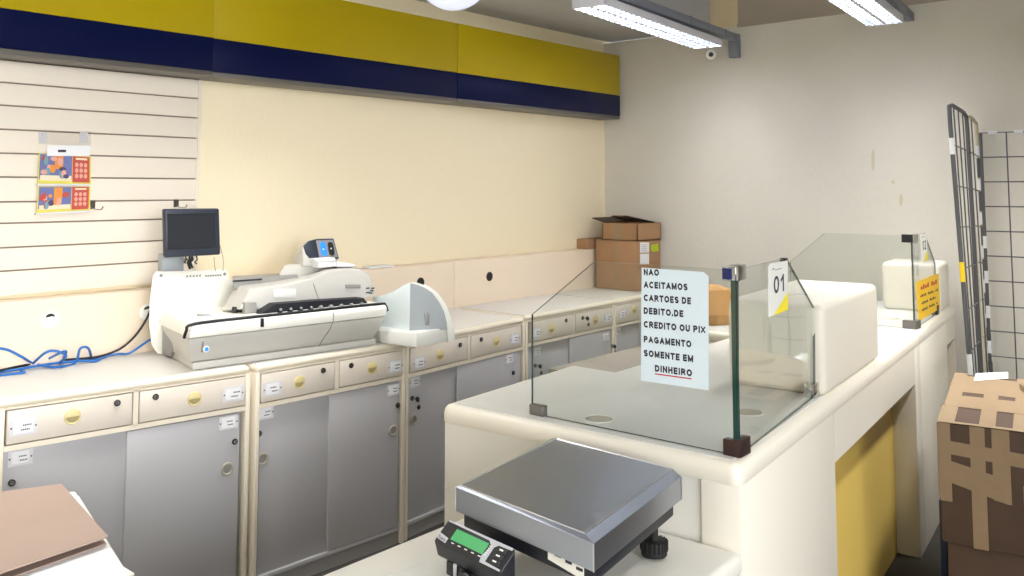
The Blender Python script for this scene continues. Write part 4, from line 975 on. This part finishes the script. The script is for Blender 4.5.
for i in range(3):
    pass
rg = []
for i, (h, k) in enumerate(((0, 1), (.02, .9), (.035, .6), (.04, .25))):
    rg.append([BP(.36 + .12 * k * math.cos(a) * random.uniform(.8, 1.1), .72 + .18 * k * math.sin(a) * random.uniform(.8, 1.1), zT + .002 + h) for a in [2 * PI * j / 12 for j in range(12)]])
b.loft(rg, 0); b.build('crumpled_tape', TAPE, tbx, smooth=20)
# box beneath and blue crate
lb = MB(); L0 = lambda a, c, z: BP(a, c, z)
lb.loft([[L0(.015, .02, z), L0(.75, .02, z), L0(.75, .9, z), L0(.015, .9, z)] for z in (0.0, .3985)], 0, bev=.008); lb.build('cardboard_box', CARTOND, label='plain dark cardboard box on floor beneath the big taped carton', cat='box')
pB = zpt(947, 541, .3)
b = MB(); b.prism([(pB.x + .25, pB.y + .07), (pB.x + .55, pB.y + .11), (pB.x + .55, pB.y + .135), (pB.x + .25, pB.y + .095)], 0, .36, 0, .002)
b.build('blue_sign_board', mat('dull blue plastic', (40, 62, 112), .5), label='blue board standing on floor between counter and stacked cartons', cat='board')

# ------------------------------------------------------------------ roll cages
def frame(name, lab, TLc, TRc, BRc, BLc, nv, nh, mts, grp, rad=.013, round_=True, bands=()):
    t = thing(name, lab, 'wire cage', (BLc + BRc) / 2, grp)
    b = MB(); r = .09
    def toward(a, c, d): return a + (c - a).normalized() * d
    if round_:
        arc = lambda a, c, d: [toward(c, a, r), lerp(toward(c, a, r * .35), toward(c, d, r * .35), .5) , toward(c, d, r)]
        path = [BLc, toward(TLc, BLc, r)] + [lerp(toward(TLc, BLc, r * .3), toward(TLc, TRc, r * .3), .5)] + [toward(TLc, TRc, r), toward(TRc, TLc, r)] + [lerp(toward(TRc, TLc, r * .3), toward(TRc, BRc, r * .3), .5)] + [toward(TRc, BRc, r), BRc]
    else: path = [BLc, TLc, TRc, BRc]
    b.tube(path, rad, 0, 10); b.tube([BLc, BRc], rad * .8, 0, 8); b.build('tube_frame', mts[0], t)
    b = MB()
    for k in range(1, nv + 1): u = k / (nv + 1); b.tube([lerp(BLc, BRc, u), lerp(TLc, TRc, u)], .0035, 0, 6)
    for k in range(1, nh + 1): v = k / (nh + 1); b.tube([lerp(BLc, TLc, v), lerp(BRc, TRc, v)], .0035, 0, 6)
    b.build('wire_grid', MESHD, t)
    for (side, a, c, mt) in bands:
        P, Q = {'L': (TLc, BLc), 'R': (TRc, BRc), 'T': (TLc, TRc)}[side]
        MB().tube([lerp(P, Q, a), lerp(P, Q, c)], rad * 1.12, 0, 10).build('tape_band', mt, t)
    return t
def post(pt, Zt, pb, Zb): return zdist(*pt, Zt), zdist(*pb, Zb)
def floor_at(px, Z):
    p = zdist(px, 300, Z); p.z = .02; return p
GR = 'wire roll cage frames beside the wall'
T1, T2 = zdist(948.5, 103, 4.25), zdist(966.5, 114, 4.65)
F1, F2 = floor_at(974.5, 4.25), floor_at(981, 4.65)
frame('roll_cage_frame', 'tall dark leaning wire cage frame nearest the far counter, yellow band', T1, T2, F2, F1, 3, 9, [MESHD], GR, .0105, bands=(('L', .085, .125, WHT), ('L', .383, .43, YTAPE), ('L', .60, .80, WHT)))
T3, T4 = zdist(965.5, 114, 4.72), zdist(976.5, 121.5, 4.9)
F3, F4 = floor_at(985, 4.72), floor_at(990, 4.9)
frame('roll_cage_frame', 'wire cage frame with beige post and striped edge, behind the leaning one', T3, T4, F4, F3, 1, 9, [TUBEB], GR, .010, bands=[('R', .07 + .095 * k, .10 + .095 * k, WHT) for k in range(8)] + [('R', .105 + .095 * k, .16 + .095 * k, MESHD) for k in range(8)])
T5 = zdist(980.5, 133, 4.86); T6 = Vector((T5.x + .06, T5.y - .62, T5.z)); F5 = floor_at(988, 4.88); F6 = Vector((F5.x + .06, F5.y - .62, .02))
frame('roll_cage_frame', 'wide square wire grid frame facing forward at right edge', T5, T6, F6, F5, 4, 13, [MESHD], GR, .009, False, bands=[('T', .06 + .2 * k, .13 + .2 * k, WHT) for k in range(5)] + [('L', .3 + .1 * k, .335 + .1 * k, WHT) for k in range(6)])

# ------------------------------------------------------------------ ceiling lamps
def lamp(A, B, lab, zl=2.52, w=.19, chan=None, power=60):
    A = Vector((A[0], A[1], 0)); B = Vector((B[0], B[1], 0)); L = (B - A).length; e = (B - A) / L; n = Vector((-e.y, e.x, 0))
    P = lambda s, d, z: A + e * s + n * d + ZZ * z
    t = thing('ceiling_lamp', lab, 'lamp', (A + B) / 2 + ZZ * zl, 'twin tube ceiling lamps')
    b = MB(); h = w / 2
    def blk(s0, s1, d0, d1, z0, z1, mi=0): b.loft([[P(s0, d0, z), P(s1, d0, z), P(s1, d1, z), P(s0, d1, z)] for z in (z0, z1)], mi)
    blk(0, L, -h, h, zl + .036, zl + .044)
    blk(0, L, -h, -h + .006, zl, zl + .04); blk(0, L, h - .006, h, zl, zl + .06); blk(0, .02, -h, h, zl, zl + .04); blk(L - .02, L, -h, h, zl, zl + .04); blk(.02, L - .02, -.012, .012, zl + .003, zl + .04)
    b.build('housing', LAMPW, t)
    for s in (-1, 1):
        b = MB(); b.tube([P(.03, s * h * .52, zl + .02), P(L - .03, s * h * .52, zl + .02)], .014, 0, 10); b.build('fluorescent_tube', TUBEL, t)
    for s in (-1, 1):
        k = .07
        while k < L - .03:
            b = MB(); b.loft([[P(k, s * .0125, z), P(k + .007, s * .0125, z), P(k + .007, s * (h - .0065), z), P(k, s * (h - .0065), z)] for z in (zl - .002, zl + .008)]); b.build('louvre_blade', LOUV, t); k += .062
    return t, P, L, e
def light(A, B, zl, power, w=.16, col=(1, .99, .965), spread=115):
    A = Vector((A[0], A[1], zl)); B = Vector((B[0], B[1], zl)); L = (B - A).length
    ld = bpy.data.lights.new('lamp_light', 'AREA'); ld.shape = 'RECTANGLE'; ld.size = L; ld.size_y = w; ld.energy = power; ld.color = col; ld.spread = math.radians(spread)
    o = bpy.data.objects.new('lamp_light', ld); COL.objects.link(o); o.location = (A + B) / 2; o.rotation_euler = (0, 0, math.atan2(B.y - A.y, B.x - A.x))
    o['kind'] = 'helper'
    return o
_m = lambda p, q: ((p.x + q.x) / 2, (p.y + q.y) / 2)
L1 = (_m(zpt(580, 11, 2.52), zpt(596, 2, 2.52)), _m(zpt(701, 50, 2.52), zpt(717, 45, 2.52))); _b = Vector(_m(zpt(876, 26, 2.52), zpt(895, 23.5, 2.52))); _a = Vector(_m(zpt(837, 0, 2.52), zpt(864, 0, 2.52)))
L2 = (tuple(_b + (_a - _b).normalized() * 1.66), tuple(_b))
lamp(*L1, 'twin tube lamp with louvres under grey channel, left of the two'); lamp(*L2, 'twin tube lamp at top right, cut off by the picture top')
def channel(A, B, z, lab, drop):
    A = Vector((A[0], A[1], 0)); B = Vector((B[0], B[1], 0)); e = (B - A).normalized(); n = Vector((-e.y, e.x, 0)); h = .024
    t = thing('cable_channel', lab, 'cable channel', lerp(A, B, .5) + ZZ * z, 'grey channels above the lamps')
    b = MB(); b.loft([[A - n * h + ZZ * q, B - n * h + ZZ * q, B + n * h + ZZ * q, A + n * h + ZZ * q] for q in (z, z + .05)], 0, bev=.003); b.build('channel', CONDUIT, t)
    if drop: MB().box(B.x - .05, B.y - .035, z - .11, B.x + .005, B.y + .03, z + .05, 0, .004).build('end_drop', CONDUIT, t)
    b = MB()
    for s in (.66, .78, .9): p = lerp(A, B, s); b.loft([[p - e * .006 - n * .027 + ZZ * q, p + e * .006 - n * .027 + ZZ * q, p + e * .006 + n * .027 + ZZ * q, p - e * .006 + n * .027 + ZZ * q] for q in (z - .002, z + .052)])
    b.build('joint_band', CONDUIT, t)
    MB().disc(A + e * .3 + ZZ * (z + .05), ZZ, .006, 3.4 - z - .05, 0, 8).build('hanger_rod', CONDUIT, t)
ch0 = zpt(628, 0, 2.615); ch1 = xpt(733, 38, XR - .004)
dch = (ch1 - ch0); dch.z = 0
ca = ch0 - dch * .5
channel((ca.x, ca.y), (XR - .006, ch1.y - .02), 2.592, 'grey channel above left lamp with stub dropping at wall', True)
channel((3.2, 1.33), (XR - .006, 1.615), 2.592, 'grey channel above the lamp at top right', False)
# camera on the wall under the lamp end
cm = thing('security_camera', 'small white round security camera under end of left lamp', 'camera', xpt(711, 55, XR - .06))
p = xpt(711, 54.5, XR - .10); d_ = (EYEP - p).normalized()
MB().disc(p - d_ * .05, d_, .036, .06, 0, 20, .008).build('camera_body', WHITE, cm)
MB().disc(p + d_ * .009, d_, .016, .004, 0, 16).build('lens', BLACKM, cm)
b = MB(); b.tube([p - d_ * .045, Vector((XR - .001, p.y + .05, p.z + .02))], .012, 0, 8); b.disc((XR - .001, p.y + .05, p.z + .02), (-1, 0, 0), .03, .008); b.build('wall_mount', WHITE, cm)
# globe lamp
gc = zdist(453, -27.5, 3.2); gl_ = thing('globe_lamp', 'white opal globe lamp cut off by top of picture', 'lamp', gc)
R_ = 38.6 / 880 * 3.2
b = MB(); b.loft([[gc + Vector((R_ * math.sin(a) * math.cos(q), R_ * math.sin(a) * math.sin(q), R_ * math.cos(a))) for q in [2 * PI * k / 32 for k in range(32)]] for a in [PI * (j + .02) / 20.05 for j in range(21)]], 0); b.build('globe', GLOBE, gl_, smooth=60)
MB().disc(gc + ZZ * (R_ - .004), ZZ, .012, 3.4 - gc.z - R_ + .004, 0, 12).build('stem', WHITE, gl_)

# ------------------------------------------------------------------ light
PW, DAY0, DAY1 = 9, .1, 7.2
light(*L1, 2.552, PW * 2.0); light(*L2, 2.552, PW * 2.9)
for (a, c) in (((1.0, 2.80), (2.65, 2.86)), ((-1.0, 2.72), (.6, 2.78)), ((3.4, .3), (5.05, .48)), ((.7, 0), (2.35, .18)), ((-1.7, .6), (-.05, .8))):  # unseen lights without fixtures, placed and weighted to shape the light
    light(a, c, 2.5, PW * (2.2 if a[0] > 3 else .5 if c[1] == .18 else 1))
w = bpy.data.worlds.new('world'); S.world = w; w.use_nodes = True
wt_ = w.node_tree; bg = wt_.nodes['Background']
tc = wt_.nodes.new('ShaderNodeTexCoord'); sx = wt_.nodes.new('ShaderNodeSeparateXYZ'); wt_.links.new(tc.outputs['Generated'], sx.inputs[0])
mr = wt_.nodes.new('ShaderNodeMapRange'); mr.interpolation_type = 'SMOOTHSTEP'      # daylight comes from the shop front, behind the viewer
mr.inputs['From Min'].default_value = -.3; mr.inputs['From Max'].default_value = -1; mr.inputs['To Min'].default_value = DAY0; mr.inputs['To Max'].default_value = DAY1
wt_.links.new(sx.outputs['Y'], mr.inputs['Value']); wt_.links.new(mr.outputs[0], bg.inputs[1])
bg.inputs[0].default_value = (.95, .97, 1, 1)
S.view_settings.view_transform = 'Standard'; S.view_settings.look = 'None'; S.view_settings.gamma = 1; S.view_settings.use_curve_mapping = False
S.view_settings.exposure = .66
S.cycles.use_denoising = True
S.cycles.max_bounces = 8; S.cycles.transparent_max_bounces = 16
